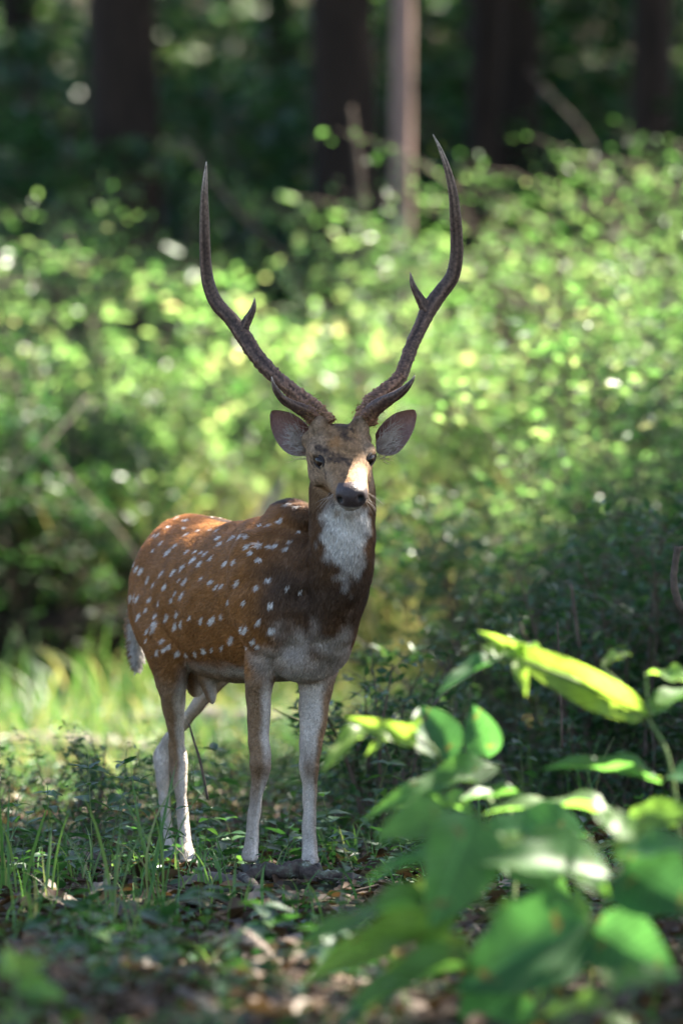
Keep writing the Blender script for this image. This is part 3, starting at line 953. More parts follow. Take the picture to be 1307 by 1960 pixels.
def coat(P, Nn):
    d = P - OR
    u, v, w = d @ FW, d @ LF, P[:, 2]
    s, r, h = head_coords(P)
    nl_, nf_, nu_ = Nn @ LF, Nn @ FW, Nn[:, 2]
    wob = 0.012 * np.sin(P[:, 0] * 47 + P[:, 1] * 31) + 0.010 * np.sin(P[:, 2] * 61 + P[:, 0] * 23)
    c = np.tile(BROWN, (len(P), 1))
    c = mixc(c, RUST, smoothstep(-u, 0.35, 0.75) * smoothstep(w, 0.62, 0.86) * 0.8)
    c = mixc(c, BROWN * 0.72, smoothstep(-w, -0.62, -0.48) * smoothstep(-u, 0.05, 0.2) * 0.4)
    # dark dorsal stripe
    c = mixc(c, DARK, smoothstep(-np.abs(v) + wob * 0.5, -0.028, -0.008) * smoothstep(nu_, 0.5, 0.8) * smoothstep(-u, -0.1, 0.0) * (1 - 0.6 * smoothstep(-u, 0.42, 0.62)))
    # neck and fore chest
    neck = smoothstep(u + 0.3 * (w - 0.66) + wob, 0.03, 0.16)
    c = mixc(c, NECKB, neck * 0.92)
    dk = smoothstep(u, 0.05, 0.13) * np.exp(-((w - 0.665 - wob) / 0.075) ** 2)
    c = mixc(c, DARK * 1.25, dk * 0.75)
    # lower chest, belly and inner legs
    pale = smoothstep(-w - 0.9 * np.maximum(np.abs(v - 0.01) - 0.055, 0) - 0.055 * np.exp(-((v - 0.02) / 0.035) ** 2) + 0.022 * fuzz(P, 55.0) + wob, -0.635, -0.54) * smoothstep(u + wob, 0.01, 0.07)
    c = mixc(c, GREY * 0.9, pale * 0.85)
    c = mixc(c, WHITE * 0.9, smoothstep(-nu_, 0.55, 0.9) * smoothstep(-w, -0.52, -0.46) * smoothstep(w, 0.38, 0.42))
    # legs
    side = np.where(v < -0.005, -1.0, 1.0)
    front = u > -0.28
    legm = smoothstep(-w + wob, -0.50, -0.42)
    inner = np.where(front, -np.where(P[:, 0] < (547 - 653.5) / 770, -1.0, 1.0) * nl_ + 0.12 * nf_, nl_ * np.where(P[:, 1] < 0.62, 1, -1) * 0.75 + 0.45 * nf_)
    lc = mixc(np.tile(LEGB, (len(P), 1)), GREY * 1.12, smoothstep(inner + 6 * wob, -0.35, 0.35))
    lc = mixc(lc, GREY * 1.0, smoothstep(-w, -0.24, -0.10) * 0.65)
    lc = mixc(lc, LEGB * 0.85, np.exp(-((w - 0.235) / 0.035) ** 2) * smoothstep(nf_, 0.0, 0.7) * front * 0.75)
    c = mixc(c, lc, legm)
    # tail and rump patch
    tail = smoothstep(-u, 0.835, 0.86) * smoothstep(-w, -0.72, -0.66)
    c = mixc(c, mixc(np.tile(LEGB, (len(P), 1)), WHITE, smoothstep(nl_ + 0.6 * nf_, -0.45, 0.1)), tail * smoothstep(w, 0.4, 0.45))
    # throat patch on the front of the neck
    fr = smoothstep(-Nn[:, 1], 0.05, 0.45)
    ex, ez = (P[:, 0] - 0.007) / 0.066, (P[:, 2] - 0.835) / 0.142
    patch = smoothstep(1.06 - np.sqrt(ex * ex + np.where(ez < 0, ez * ez, 0)) + 6 * wob + 0.10 * fuzz(P, 110.0), 0, 0.40) * fr * (P[:, 1] < -0.05)
    c = mixc(c, TAN * 0.8, smoothstep(P[:, 2], 0.86, 0.90) * fr * (P[:, 1] < -0.05) * 0.8)
    patch = patch * (1 - smoothstep(P[:, 2] + wob * 0.7 + 0.25 * np.abs(P[:, 0] - 0.012), 0.882, 0.908))
    c = mixc(c, WHITE * 1.05, patch * (0.8 + 0.28 * smoothstep(P[:, 2], 0.70, 0.80)))
    # head
    hm = smoothstep(h + 0.25 * np.clip(s, 0, 1), -0.090, -0.070) * smoothstep(s, -0.15, -0.11) * (P[:, 2] > 0.86)
    hc = np.tile(TAN, (len(P), 1))
    hc = mixc(hc, TAN * 0.62, smoothstep(-s, 0.02, 0.09) * 0.9)
    hc = mixc(hc, np.array([0.30, 0.20, 0.125]), smoothstep(np.abs(r), 0.03, 0.055) * 0.8)
    hc = mixc(hc, np.array([0.25, 0.150, 0.080]), smoothstep(s, 0.02, 0.06) * smoothstep(-np.abs(r), -0.03, -0.012) * 0.6)
    hc = mixc(hc, WHITE * 0.8, smoothstep(-h + 0.35 * (s - 0.1), 0.035, 0.052) * smoothstep(s, 0.03, 0.08))
    c = mixc(c, hc, hm)
    ns = smoothstep(s + 0.25 * h, 0.139, 0.146) * smoothstep(h, -0.034, -0.028) + smoothstep(s - 1.4 * np.abs(h - 0.01), 0.122, 0.128) * (h > -0.01)
    fz = fuzz(P, 330.0)
    hv = 1 + hm * (0.20 * fz + 0.10 * fuzz(P, 120.0))
    c = c * hv[:, None]
    c = c * (1 + (1 - hm) * 0.10 * fuzz(P, 70.0))[:, None]
    for p, rad, col, al in dabs:
        t = np.linalg.norm(P - p, axis=1) / rad * (1 + 0.24 * fz)
        c = mixc(c, col, al * smoothstep(1.45 - t, 0, 0.9))
    ns = np.clip(ns, 0, 1)
    c = mixc(c, NOSE, ns)
    for p in NOSTRILS:
        t = np.linalg.norm(P - p, axis=1)
        c = mixc(c, NOSE * 0.15, smoothstep(0.0105 - t, 0, 0.004))
    # white spots
    st = np.zeros(len(P))
    ok = np.where((u < 0.2) & (w > 0.5) & (w < 0.95))[0]
    Q = P[ok]
    fzs = fz[ok]
    best = np.full(len(ok), 0.0)
    for k_ in range(len(SP)):
        dd = Q - SP[k_]
        al_ = dd @ ELONG
        pr = np.sqrt(np.maximum(np.sum(dd * dd, 1) - al_ * al_, 0))
        q_ = np.sqrt((al_ / (0.0150 * sp_r[k_])) ** 2 + (pr / (0.0068 * sp_r[k_])) ** 2) * (1 + 0.16 * fzs)
        best = np.maximum(best, smoothstep(1.3 - q_, 0, 0.75) * sp_a[k_])
    st[ok] = best
    c = mixc(c, WHITE * 1.05, st * 0.95)
    return np.clip(c, 0.01, 0.9), ns


bc, nosew = coat(co, vn)

# ears joined on as thin cupped shells ---------------------------------
earV, earF, earC, off = [], [], [], N


def ear(outline_top, outline_bot, ybase, ytip, cup):
    """two outline curves from base to tip in photograph pixels; cupped backwards in the middle"""
    global off
    ns_, nt_ = 22, 17
    A = catmull(outline_top, 8)
    B = catmull(outline_bot, 8)
    ta = np.linspace(0, len(A) - 1, ns_)
    tb = np.linspace(0, len(B) - 1, ns_)
    G = []
    for i in range(ns_):
        pa = np.array([np.interp(ta[i], np.arange(len(A)), A[:, k_]) for k_ in range(2)])
        pb = np.array([np.interp(tb[i], np.arange(len(B)), B[:, k_]) for k_ in range(2)])
        f = i / (ns_ - 1)
        y0 = ybase + (ytip - ybase) * f
        for j in range(nt_):
            t = j / (nt_ - 1)
            q = pa * (1 - t) + pb * t
            dep = y0 + cup * (1 - (2 * t - 1) ** 2) * math.sin(math.pi * min(1, 0.35 + 0.62 * f)) ** 0.7
            G.append(at(q[0], q[1], dep))
    G = np.array(G)
    back = G + np.array([0, 0.006, 0])
    n_ = ns_ * nt_
    ii, jj = np.meshgrid(np.arange(ns_ - 1), np.arange(nt_ - 1), indexing='ij')
    a_ = (ii * nt_ + jj).ravel()
    F1 = np.stack([a_, a_ + 1, a_ + nt_ + 1, a_ + nt_], -1)
    rim = []
    ring = list(range(nt_)) + [i * nt_ + nt_ - 1 for i in range(1, ns_)] + [(ns_ - 1) * nt_ + j for j in range(nt_ - 2, -1, -1)] + [i * nt_ for i in range(ns_ - 2, 0, -1)]
    for k_ in range(len(ring)):
        p, q = ring[k_], ring[(k_ + 1) % len(ring)]
        rim.append([p, q, q + n_, p + n_])
    F_ = np.vstack([F1, F1[:, ::-1] + n_, np.array(rim)])
    tt = np.tile(np.linspace(0, 1, nt_), ns_)
    ff = np.repeat(np.linspace(0, 1, ns_), nt_)
    edge = np.maximum(np.abs(2 * tt - 1), ff)
    inn = mixc(np.tile(np.array([0.40, 0.275, 0.235]), (n_, 1)), np.array([0.50, 0.42, 0.37]), smoothstep(tt, 0.35, 0.8) * smoothstep(-ff, -0.8, -0.2))
    inn = mixc(inn, np.array([0.10, 0.06, 0.05]), smoothstep(-tt, -0.35, -0.05) * smoothstep(-ff, -0.75, -0.1) * 0.8)
    inn = mixc(inn, np.array([0.50, 0.43, 0.38]), smoothstep(edge, 0.90, 0.97) * 0.8)
    inn = mixc(inn, np.array([0.07, 0.045, 0.038]), smoothstep(-np.abs(tt - 0.3), -0.25, -0.02) * smoothstep(-ff, -0.6, -0.15) * 0.7)
    out = np.tile(np.array([0.14, 0.095, 0.07]), (n_, 1))
    earV.append(np.vstack([G, back]))
    earC.append(np.vstack([inn, out]))
    earF.append(F_ + off)
    off += 2 * n_


def z1(*pts):
    return np.array([(480 + 0.2754 * x, 700 + 0.2754 * y) for x, y in pts])


ear(z1((425, 470), (405, 425), (355, 375), (290, 333), (220, 313), (165, 308), (142, 314)), z1((420, 610), (385, 624), (310, 626), (245, 602), (185, 535), (142, 440), (132, 345)), -0.155, -0.175, 0.034)
ear(z1((865, 475), (890, 430), (940, 375), (1000, 332), (1070, 310), (1125, 304), (1142, 312)), z1((872, 600), (905, 618), (965, 626), (1030, 598), (1090, 525), (1135, 435), (1153, 345)), -0.150, -0.165, 0.034)
allV = np.vstack([co] + earV)
allC = np.vstack([bc] + earC)
gloss = np.concatenate([nosew, np.zeros(len(allV) - N)])
me = npmesh('body', allV, np.vstack([bodyF] + earF), True, {'gloss': gloss}, allC)


def coat_mat(name, trans=0.0, bump=True):
    m, nt, out = new_mat(name)
    L = nt.links
    a_ = nt.nodes.new('ShaderNodeAttribute')
    a_.attribute_name = 'coat'
    g = nt.nodes.new('ShaderNodeAttribute')
    g.attribute_name = 'gloss'
    p = nt.nodes.new('ShaderNodeBsdfPrincipled')
    mr = nt.nodes.new('ShaderNodeMapRange')
    L.new(g.outputs['Fac'], mr.inputs[0])
    mr.inputs[3].default_value = 0.72
    mr.inputs[4].default_value = 0.36
    L.new(mr.outputs[0], p.inputs['Roughness'])
    p.inputs['Specular IOR Level'].default_value = 0.25
    tc = nt.nodes.new('ShaderNodeTexCoord')
    mp = nt.nodes.new('ShaderNodeMapping')
    mp.inputs['Scale'].default_value = (260, 90, 150)
    L.new(tc.outputs['Object'], mp.inputs[0])
    nz = nt.nodes.new('ShaderNodeTexNoise')
    nz.inputs['Scale'].default_value = 1.0
    nz.inputs['Detail'].default_value = 3
    L.new(mp.outputs[0], nz.inputs['Vector'])
    mr2 = nt.nodes.new('ShaderNodeMapRange')
    L.new(nz.outputs['Fac'], mr2.inputs[0])
    mr2.inputs[1].default_value = 0.3
    mr2.inputs[2].default_value = 0.7
    mr2.inputs[3].default_value = 0.75
    mr2.inputs[4].default_value = 1.2
    vm = nt.nodes.new('ShaderNodeVectorMath')
    vm.operation = 'SCALE'
    L.new(a_.outputs['Color'], vm.inputs[0])
    L.new(mr2.outputs[0], vm.inputs['Scale'])
    L.new(vm.outputs[0], p.inputs['Base Color'])
    if bump:
        bp = nt.nodes.new('ShaderNodeBump')
        bp.inputs['Strength'].default_value = 0.35
        bp.inputs['Distance'].default_value = 0.004
        vo = nt.nodes.new('ShaderNodeTexVoronoi')
        vo.inputs['Scale'].default_value = 420
        L.new(tc.outputs['Object'], vo.inputs['Vector'])
        vg = nt.nodes.new('ShaderNodeMath')
        vg.operation = 'MULTIPLY_ADD'
        L.new(vo.outputs['Distance'], vg.inputs[0])
        L.new(g.outputs['Fac'], vg.inputs[1])
        L.new(nz.outputs['Fac'], vg.inputs[2])
        L.new(vg.outputs[0], bp.inputs['Height'])
        L.new(bp.outputs[0], p.inputs['Normal'])
    if trans:
        t = nt.nodes.new('ShaderNodeBsdfTranslucent')
        t.inputs['Color'].default_value = (0.50, 0.15, 0.095, 1)
        mx = nt.nodes.new('ShaderNodeMixShader')
        mx.inputs[0].default_value = trans
        L.new(p.outputs[0], mx.inputs[1])
        L.new(t.outputs[0], mx.inputs[2])
        L.new(mx.outputs[0], out.inputs[0])
    else:
        L.new(p.outputs[0], out.inputs[0])
    return m


me.materials.append(coat_mat('deer_skin'))
me.materials.append(coat_mat('ear_skin', 0.27))
mi = np.zeros(len(me.polygons), dtype=np.int32)
mi[len(bodyF):] = 1
me.polygons.foreach_set('material_index', mi)
deer = empty('spotted_deer', tuple(OR))
tag(deer, 'brown stag with white spots and tall antlers standing on the forest floor', 'deer')


def dpart(name, me_, mat=None, parent=None):
    o = link(name, me_, mat, parent or deer)
    if parent is None:
        o.location = tuple(-OR)          # part meshes are written in scene coordinates
    return o


dpart('body', me)

# fur: short flat hairs combed along the body --------------------------
NH = 210000
q = co[bodyF]
ar = 0.5 * np.linalg.norm(np.cross(q[:, 2] - q[:, 0], q[:, 3] - q[:, 1]), axis=1)
fc = q.mean(1)
wgt = ar * (1 + 1.2 * smoothstep(fc[:, 2], 0.84, 0.9) * (fc[:, 1] < -0.1))
pick = rng.choice(len(bodyF), NH, p=wgt / wgt.sum())
b1, b2 = rng.random(NH)[:, None], rng.random(NH)[:, None]
qq, nn = q[pick], vn[bodyF[pick]]
P = (qq[:, 0] * (1 - b1) + qq[:, 1] * b1) * (1 - b2) + (qq[:, 3] * (1 - b1) + qq[:, 2] * b1) * b2
Nn = nrm((nn[:, 0] * (1 - b1) + nn[:, 1] * b1) * (1 - b2) + (nn[:, 3] * (1 - b1) + nn[:, 2] * b1) * b2)
hc_, hn_ = coat(P, Nn)
s, r, h = head_coords(P)
u = (P - OR) @ FW
isneck = smoothstep(u + 0.35 * (P[:, 2] - 0.62), 0.0, 0.14)
ishead = smoothstep(h + 0.25 * np.clip(s, 0, 1), -0.090, -0.070) * (P[:, 2] > 0.86)
isleg = smoothstep(-P[:, 2], -0.47, -0.40)
comb = -FW * 1.0 - UP * 0.42
dirn = np.tile(comb, (NH, 1))
dirn = mixc(dirn, -UP * 1.0 - FW * 0.2, isneck)
dirn = mixc(dirn, -HF * 1.0 + HU * 0.1, ishead) + HR * (ishead * np.sign(r) * 0.35)[:, None]
dirn = mixc(dirn, -UP * 1.0, isleg)
dirn = nrm(dirn + rng.normal(size=(NH, 3)) * 0.22)
tg = nrm(dirn - Nn * np.sum(dirn * Nn, 1, keepdims=True))
ln = 0.0098 * (1 + 0.1 * isneck) * (1 - 0.62 * ishead) * (1 - 0.62 * isleg) * rng.uniform(0.6, 1.3, NH)
ln = ln * (1 + 0.9 * smoothstep(Nn[:, 2], 0.6, 0.9) * (1 - ishead) * (u > -0.3))
ln = np.where(u < -0.835, ln * 1.8, ln)
lift = rng.uniform(0.08, 0.26, NH)
side = np.cross(tg, Nn)
wd = (0.0009 + 0.0004 * rng.random(NH)) * (1 - 0.4 * ishead)
keep = hn_ < 0.4
P, tg, Nn, side, ln, lift, wd, hc_ = [x[keep] for x in (P, tg, Nn, side, ln, lift, wd, hc_)]
K = len(P)
tip = P + tg * ln[:, None] + Nn * (ln * lift)[:, None]
mid = P + tg * (ln * 0.5)[:, None] + Nn * (ln * lift * 0.8)[:, None]
HV = np.stack([P - side * wd[:, None], P + side * wd[:, None], mid + side * (wd * 0.8)[:, None], mid - side * (wd * 0.8)[:, None], tip], 1).reshape(-1, 3)
k5 = np.arange(K)[:, None] * 5
val = np.exp(rng.normal(0, 0.20, K))
HC = np.repeat(np.clip(hc_ * val[:, None], 0.005, 0.92), 5, axis=0)
fm = npmesh('fur', HV, [k5 + np.array([[0, 1, 2, 3]]), k5 + np.array([[3, 2, 4]])], False, None, HC)
# hairs shade like the coat they lie in
ln_n = np.repeat(nrm(Nn + tg * 0.15 + rng.normal(size=(K, 3)) * 0.16), 5, axis=0)
fm.polygons.foreach_set('use_smooth', np.ones(len(fm.polygons), dtype=bool))
fm.normals_split_custom_set_from_vertices(ln_n.tolist())
mfur, nt, out = new_mat('deer_fur')
a_ = nt.nodes.new('ShaderNodeAttribute')
a_.attribute_name = 'coat'
p_ = nt.nodes.new('ShaderNodeBsdfPrincipled')
p_.inputs['Roughness'].default_value = 0.6
p_.inputs['Specular IOR Level'].default_value = 0.15
nt.links.new(a_.outputs['Color'], p_.inputs['Base Color'])
tr_ = nt.nodes.new('ShaderNodeBsdfTranslucent')
nt.links.new(a_.outputs['Color'], tr_.inputs['Color'])
mx_ = nt.nodes.new('ShaderNodeMixShader')
mx_.inputs[0].default_value = 0.25
nt.links.new(p_.outputs[0], mx_.inputs[1])
nt.links.new(tr_.outputs[0], mx_.inputs[2])
nt.links.new(mx_.outputs[0], out.inputs[0])
o = dpart('fur', fm, mfur)
o['kind'] = 'stuff'

# long pale hairs inside the ears and whiskers
eb = MB()
for (bx, by), (ex, ey), yb in [((405, 545), (235, 440), -0.16), ((880, 545), (1045, 430), -0.155)]:
    for k_ in range(230):
        f = rng.random() * 0.75
        b0 = np.array([bx + (ex - bx) * f + rng.normal() * 10, by + (ey - by) * f + rng.normal() * 45 + 22])
        ang = math.atan2(ey - by, ex - bx) + rng.normal() * 0.55
        l_ = rng.uniform(40, 95)
        e0 = b0 + np.array([math.cos(ang), math.sin(ang)]) * l_
        z = z1(tuple(b0), tuple((b0 + e0) / 2 + np.array([0, 4.0])), tuple(e0))
        eb.add(*tube_arrays(np.array([at(z[0][0], z[0][1], yb + 0.006), at(z[1][0], z[1][1], yb - 0.014), at(z[2][0], z[2][1], yb - 0.014)]), [0.0008, 0.0007, 0.0002], 3, cap=False))
M['ear_hair'] = noise_mat('pale_ear_hair', [(0.3, (0.42, 0.34, 0.28)), (0.7, (0.58, 0.50, 0.44))], 60, 0.6, 0.0)
o = dpart('ear_hair', eb.mesh('ear_hair'), M['ear_hair'])
o['kind'] = 'stuff'
wb = MB()
for k_ in range(22):
    sg = -1 if k_ % 2 else 1
    b0 = Hc(rng.uniform(0.10, 0.145), sg * 0.036, rng.uniform(-0.035, -0.01))
    d_ = nrm(HR * sg * rng.uniform(0.5, 1) - UP * rng.uniform(0.1, 0.9) + HF * rng.uniform(0, 0.5))
    l_ = rng.uniform(0.03, 0.06)
    wb.add(*tube_arrays(np.array([b0, b0 + d_ * l_ * 0.6, b0 + d_ * l_ - UP * 0.006]), [0.0004, 0.0003, 0.0001], 3, cap=False))
o = dpart('whiskers', wb.mesh('whiskers'), M['ear_hair'])
o['kind'] = 'stuff'

# eyes -----------------------------------------------------------------
me_, nt, out = new_mat('eye')
tc = nt.nodes.new('ShaderNodeTexCoord')
nz = nt.nodes.new('ShaderNodeTexNoise')
nz.inputs['Scale'].default_value = 120
nt.links.new(tc.outputs['Object'], nz.inputs['Vector'])
rp = ramp(nt, [(0.35, (0.008, 0.005, 0.004)), (0.8, (0.035, 0.016, 0.009))])
nt.links.new(nz.outputs['Fac'], rp.inputs[0])
p_ = nt.nodes.new('ShaderNodeBsdfPrincipled')
nt.links.new(rp.outputs[0], p_.inputs['Base Color'])
p_.inputs['Roughness'].default_value = 0.12
p_.inputs['Specular IOR Level'].default_value = 0.3
nt.links.new(p_.outputs[0], out.inputs[0])
M['eye'] = me_
M['lid'] = noise_mat('dark_eyelid', [(0.3, (0.014, 0.010, 0.009)), (0.7, (0.03, 0.02, 0.017))], 90, 0.6, 0.2)
for px, py in [(611, 883), (709, 879)]:
    p = cast(px, py)
    if p is None:
        p = np.array(bvh.find_nearest(Vector(at(px, py, -0.25)))[0])
    j = np.argmin(np.linalg.norm(co - p, axis=1))
    n_ = vn[j]
    c_ = p - n_ * 0.0045
    t1 = nrm(HF - n_ * (HF @ n_))
    t2 = np.cross(n_, t1)
    Ve, Fe = ellipsoid(c_, [t1 * 0.0205, t2 * 0.0150, n_ * 0.0120])
    mb = MB()
    mb.add(Ve, Fe)
    eo = dpart('eye', mb.mesh('eye', True), M['eye'])
    mb = MB()
    ang = np.linspace(0, 2 * math.pi, 25)
    ringp = c_ + n_ * 0.0050 + np.cos(ang)[:, None] * t1 * 0.0205 + np.sin(ang)[:, None] * t2 * 0.0140
    mb.add(*tube_arrays(ringp, np.full(25, 0.0036), 6, cap=False))
    link('eyelid', mb.mesh('eyelid', True), M['lid'], eo)

# antlers ----------------------------------------------------------------
def z2(x, y):
    return 350 + 0.4361 * x, 240 + 0.4361 * y


def antler_tube(pts, seed, knob=0.0, nring=24):
    """pts: (zoom x, zoom y, width, depth y); ridged and pearled surface"""
    rg = np.random.default_rng(seed)
    A = []
    for x, y, w, dy in pts:
        px, py = z2(x, y)
        sc = FPX / (dy - CAM_Y)
        A.append([*at(px, py, dy), w * 0.4361 / sc / 2])
    S = catmull(np.array(A), 12)
    P_, r_ = S[:, :3], np.maximum(S[:, 3], 0.0011)
    Vt, Ft = tube_arrays(P_, r_, nring)
    k_ = len(P_)
    body = Vt[:k_ * nring].reshape(k_, nring, 3)
    aa = np.arange(nring) * 2 * math.pi / nring
    row = np.arange(k_)[:, None]
    f = row / k_
    twist = f * 2.5 + seed
    ridge = 0.07 * np.sin(aa * 5 + twist) + 0.05 * np.sin(aa * 8 - twist * 1.7 + 1.3 * np.sin(f * 9)) + 0.04 * np.sin(aa * 3 + f * 20)
    prl = (rg.random((k_, nring)) - 0.5) * 0.16 * np.clip(1.1 - 1.5 * f, 0.15, 1)
    prl = prl + knob * np.clip(1 - f * 1.7, 0, 1) * (rg.random((k_, nring)) ** 6) * 0.75
    body = P_[:, None, :] + (body - P_[:, None, :]) * (1 + (ridge + prl) * np.clip(1.15 - f * 0.8, 0.2, 1))[:, :, None]
    Vt[:k_ * nring] = body.reshape(-1, 3)
    tf = np.concatenate([np.repeat(f[:, 0], nring), [0, 1]])
    dv = np.concatenate([(ridge + prl).ravel() * 2.2 + 0.5, [0.5, 0.5]])
    return Vt, Ft, tf, dv


ma, nt, out = new_mat('antler')
fa = nt.nodes.new('ShaderNodeAttribute'); fa.attribute_name = 'along'
da = nt.nodes.new('ShaderNodeAttribute'); da.attribute_name = 'tint'
r1 = ramp(nt, [(0.0, (0.24, 0.125, 0.065)), (0.13, (0.17, 0.088, 0.055)), (0.3, (0.085, 0.050, 0.036)), (0.72, (0.095, 0.062, 0.047)), (0.88, (0.17, 0.125, 0.10)), (1.0, (0.46, 0.39, 0.33))])
nt.links.new(fa.outputs['Fac'], r1.inputs[0])
r2 = ramp(nt, [(0.1, (0.28, 0.26, 0.25)), (0.5, (0.9, 0.9, 0.9)), (0.9, (1.9, 1.85, 1.75))])
nt.links.new(da.outputs['Fac'], r2.inputs[0])
tc = nt.nodes.new('ShaderNodeTexCoord')
nz = nt.nodes.new('ShaderNodeTexNoise')
nz.inputs['Scale'].default_value = 130
nz.inputs['Detail'].default_value = 5
nt.links.new(tc.outputs['Object'], nz.inputs['Vector'])
r3 = ramp(nt, [(0.3, (0.5, 0.5, 0.5)), (0.7, (1.4, 1.4, 1.4))])
nt.links.new(nz.outputs['Fac'], r3.inputs[0])
v1 = nt.nodes.new('ShaderNodeVectorMath'); v1.operation = 'MULTIPLY'
v2 = nt.nodes.new('ShaderNodeVectorMath'); v2.operation = 'MULTIPLY'
nt.links.new(r1.outputs[0], v1.inputs[0]); nt.links.new(r2.outputs[0], v1.inputs[1])
nt.links.new(v1.outputs[0], v2.inputs[0]); nt.links.new(r3.outputs[0], v2.inputs[1])
p_ = nt.nodes.new('ShaderNodeBsdfPrincipled')
p_.inputs['Roughness'].default_value = 0.6
p_.inputs['Specular IOR Level'].default_value = 0.25
nt.links.new(v2.outputs[0], p_.inputs['Base Color'])
bp = nt.nodes.new('ShaderNodeBump'); bp.inputs['Strength'].default_value = 0.5; bp.inputs['Distance'].default_value = 0.003
nt.links.new(nz.outputs['Fac'], bp.inputs['Height']); nt.links.new(bp.outputs[0], p_.inputs['Normal'])
nt.links.new(p_.outputs[0], out.inputs[0])


def amesh(name, arrs, start=0.0, span=1.0):
    Vt, Ft, tf, dv = arrs
    return npmesh(name, Vt, Ft, True, {'along': start + tf * span, 'tint': np.clip(dv, 0, 1)})


# dry moss and bark shreds caught on the bases
mossm = noise_mat('dry_moss', [(0.3, (0.10, 0.055, 0.02)), (0.7, (0.26, 0.15, 0.06))], 80, 0.9, 0.2)
for seed, beam, tine, brow in [
    (1, [(622, 1318, 96, -0.195), (596, 1272, 88, -0.19), (556, 1222, 68, -0.175), (486, 1166, 60, -0.15), (402, 1096, 60, -0.115), (324, 1012, 64, -0.08), (270, 930, 68, -0.055), (212, 850, 62, -0.04), (150, 783, 60, -0.03), (115, 706, 56, -0.03),
         (100, 615, 51, -0.04), (97, 520, 48, -0.055), (96, 420, 43, -0.075), (95, 320, 34, -0.10), (98, 240, 23, -0.12), (104, 160, 5, -0.14)],
     [(262, 905, 46, -0.055), (283, 858, 40, -0.055), (300, 826, 32, -0.06), (312, 792, 21, -0.065), (315, 758, 4, -0.07)],
     [(588, 1290, 74, -0.205), (548, 1262, 62, -0.225), (497, 1236, 46, -0.25), (446, 1208, 38, -0.28), (412, 1168, 29, -0.305), (397, 1135, 17, -0.315), (390, 1104, 4, -0.32)]),
    (2, [(800, 1312, 92, -0.185), (804, 1272, 86, -0.18), (830, 1216, 70, -0.165), (892, 1160, 60, -0.145), (948, 1108, 58, -0.12), (976, 1040, 55, -0.09), (1006, 958, 58, -0.065), (1044, 880, 60, -0.045), (1082, 802, 70, -0.03), (1132, 732, 66, -0.02),
         (1180, 664, 62, -0.02), (1199, 580, 57, -0.03), (1200, 480, 53, -0.045), (1194, 380, 48, -0.07), (1184, 290, 39, -0.095), (1160, 190, 29, -0.12), (1127, 100, 16, -0.14), (1097, 40, 4, -0.15)],
     [(1070, 812, 56, -0.035), (1044, 766, 42, -0.04), (1022, 728, 31, -0.045), (1006, 692, 22, -0.05), (997, 645, 4, -0.055)],
     [(806, 1286, 78, -0.195), (838, 1248, 66, -0.215), (890, 1210, 54, -0.245), (938, 1184, 44, -0.275), (978, 1152, 32, -0.30), (1005, 1120, 17, -0.31), (1017, 1098, 4, -0.315)])]:
    ao = dpart('antler', amesh('antler', antler_tube(beam, seed, 0.7)), ma)
    link('tine', amesh('tine', antler_tube(tine, seed + 5, 0.1), 0.45, 0.5), ma, ao)
    link('brow_tine', amesh('brow_tine', antler_tube(brow, seed + 9, 0.4), 0.05, 0.95), ma, ao)
    mm = MB()
    rg = np.random.default_rng(seed + 30)
    bp_ = [at(*z2(x, y), dy - 0.012) for x, y, w, dy in (beam[1:5] + brow[0:4])]
    wts = [beam[1][2], beam[2][2], beam[3][2], beam[4][2], brow[0][2], brow[1][2], brow[2][2], brow[3][2]]
    for k_ in range(240):
        i_ = min(int(abs(rg.normal()) * 1.1), 3) + (4 if rg.random() < 0.5 else 0)
        c0 = bp_[i_] + rg.normal(size=3) * 0.010 * wts[i_] / 70
        d_ = nrm(rg.normal(size=3) + np.array([0, -0.4, -0.3]))
        l_ = rg.uniform(0.006, 0.017)
        mm.add(*tube_arrays(np.array([c0, c0 + d_ * l_ * 0.5, c0 + d_ * l_ + rg.normal(size=3) * 0.003]), [0.0010, 0.0008, 0.0003], 3, cap=False))
    mo = link('moss', mm.mesh('moss'), mossm, ao)
    mo['kind'] = 'stuff'

# hooves -----------------------------------------------------------------
M['hoof'] = noise_mat('hoof_horn', [(0.3, (0.02, 0.016, 0.014)), (0.7, (0.055, 0.045, 0.038))], 40, 0.5, 0.3)
for px, py, y in [(477, 1641, -0.04), (594, 1648, -0.015), (360, 1648, 0.43), (329, 1639, 0.73)]:
    c0 = at(px, py, y)
    g0 = float(gz(c0[0], c0[1]))
    mb = MB()
    for sg in (-1, 1):
        b0 = np.array([c0[0], c0[1], 0]) + LF * sg * 0.0115
        secs = []
        for t_, hh, ww, dd in [(0.0, 0.046, 0.011, 0.020), (0.012, 0.030, 0.0118, 0.026), (0.020, 0.012, 0.0122, 0.032), (0.024, 0.0, 0.0120, 0.034)]:
            secs.append((b0 + FW * (t_ + 0.004) + UP * (g0 - 0.002 + hh), LF * ww, FW * dd, FW * dd * 0.7))
        mb.add(*loft(secs, 16, 3))
    dpart('hoof', mb.mesh('hoof', True), M['hoof'])

# ------------------------------------------------------------------ forest floor cover
def scatter(n, y0, y1, margin=0.6, power=1.0):
    y = y0 + (y1 - y0) * rng.random(n) ** power
    half = (y - CAM_Y) * 0.0605 + margin
    return (rng.random(n) * 2 - 1) * half, y


def patch_noise(x, y):
    return 0.5 + 0.25 * np.sin(2.3 * x + 1.1 * y + 0.5) + 0.25 * np.sin(3.9 * y - 1.7 * x + 2.0 + np.sin(2.6 * x))


def trodden(x, y):
    """bare trodden floor under and before the front hooves"""
    return np.exp(-(((x + 0.16) / 0.24) ** 4 + ((y + 0.40) / 0.46) ** 4))


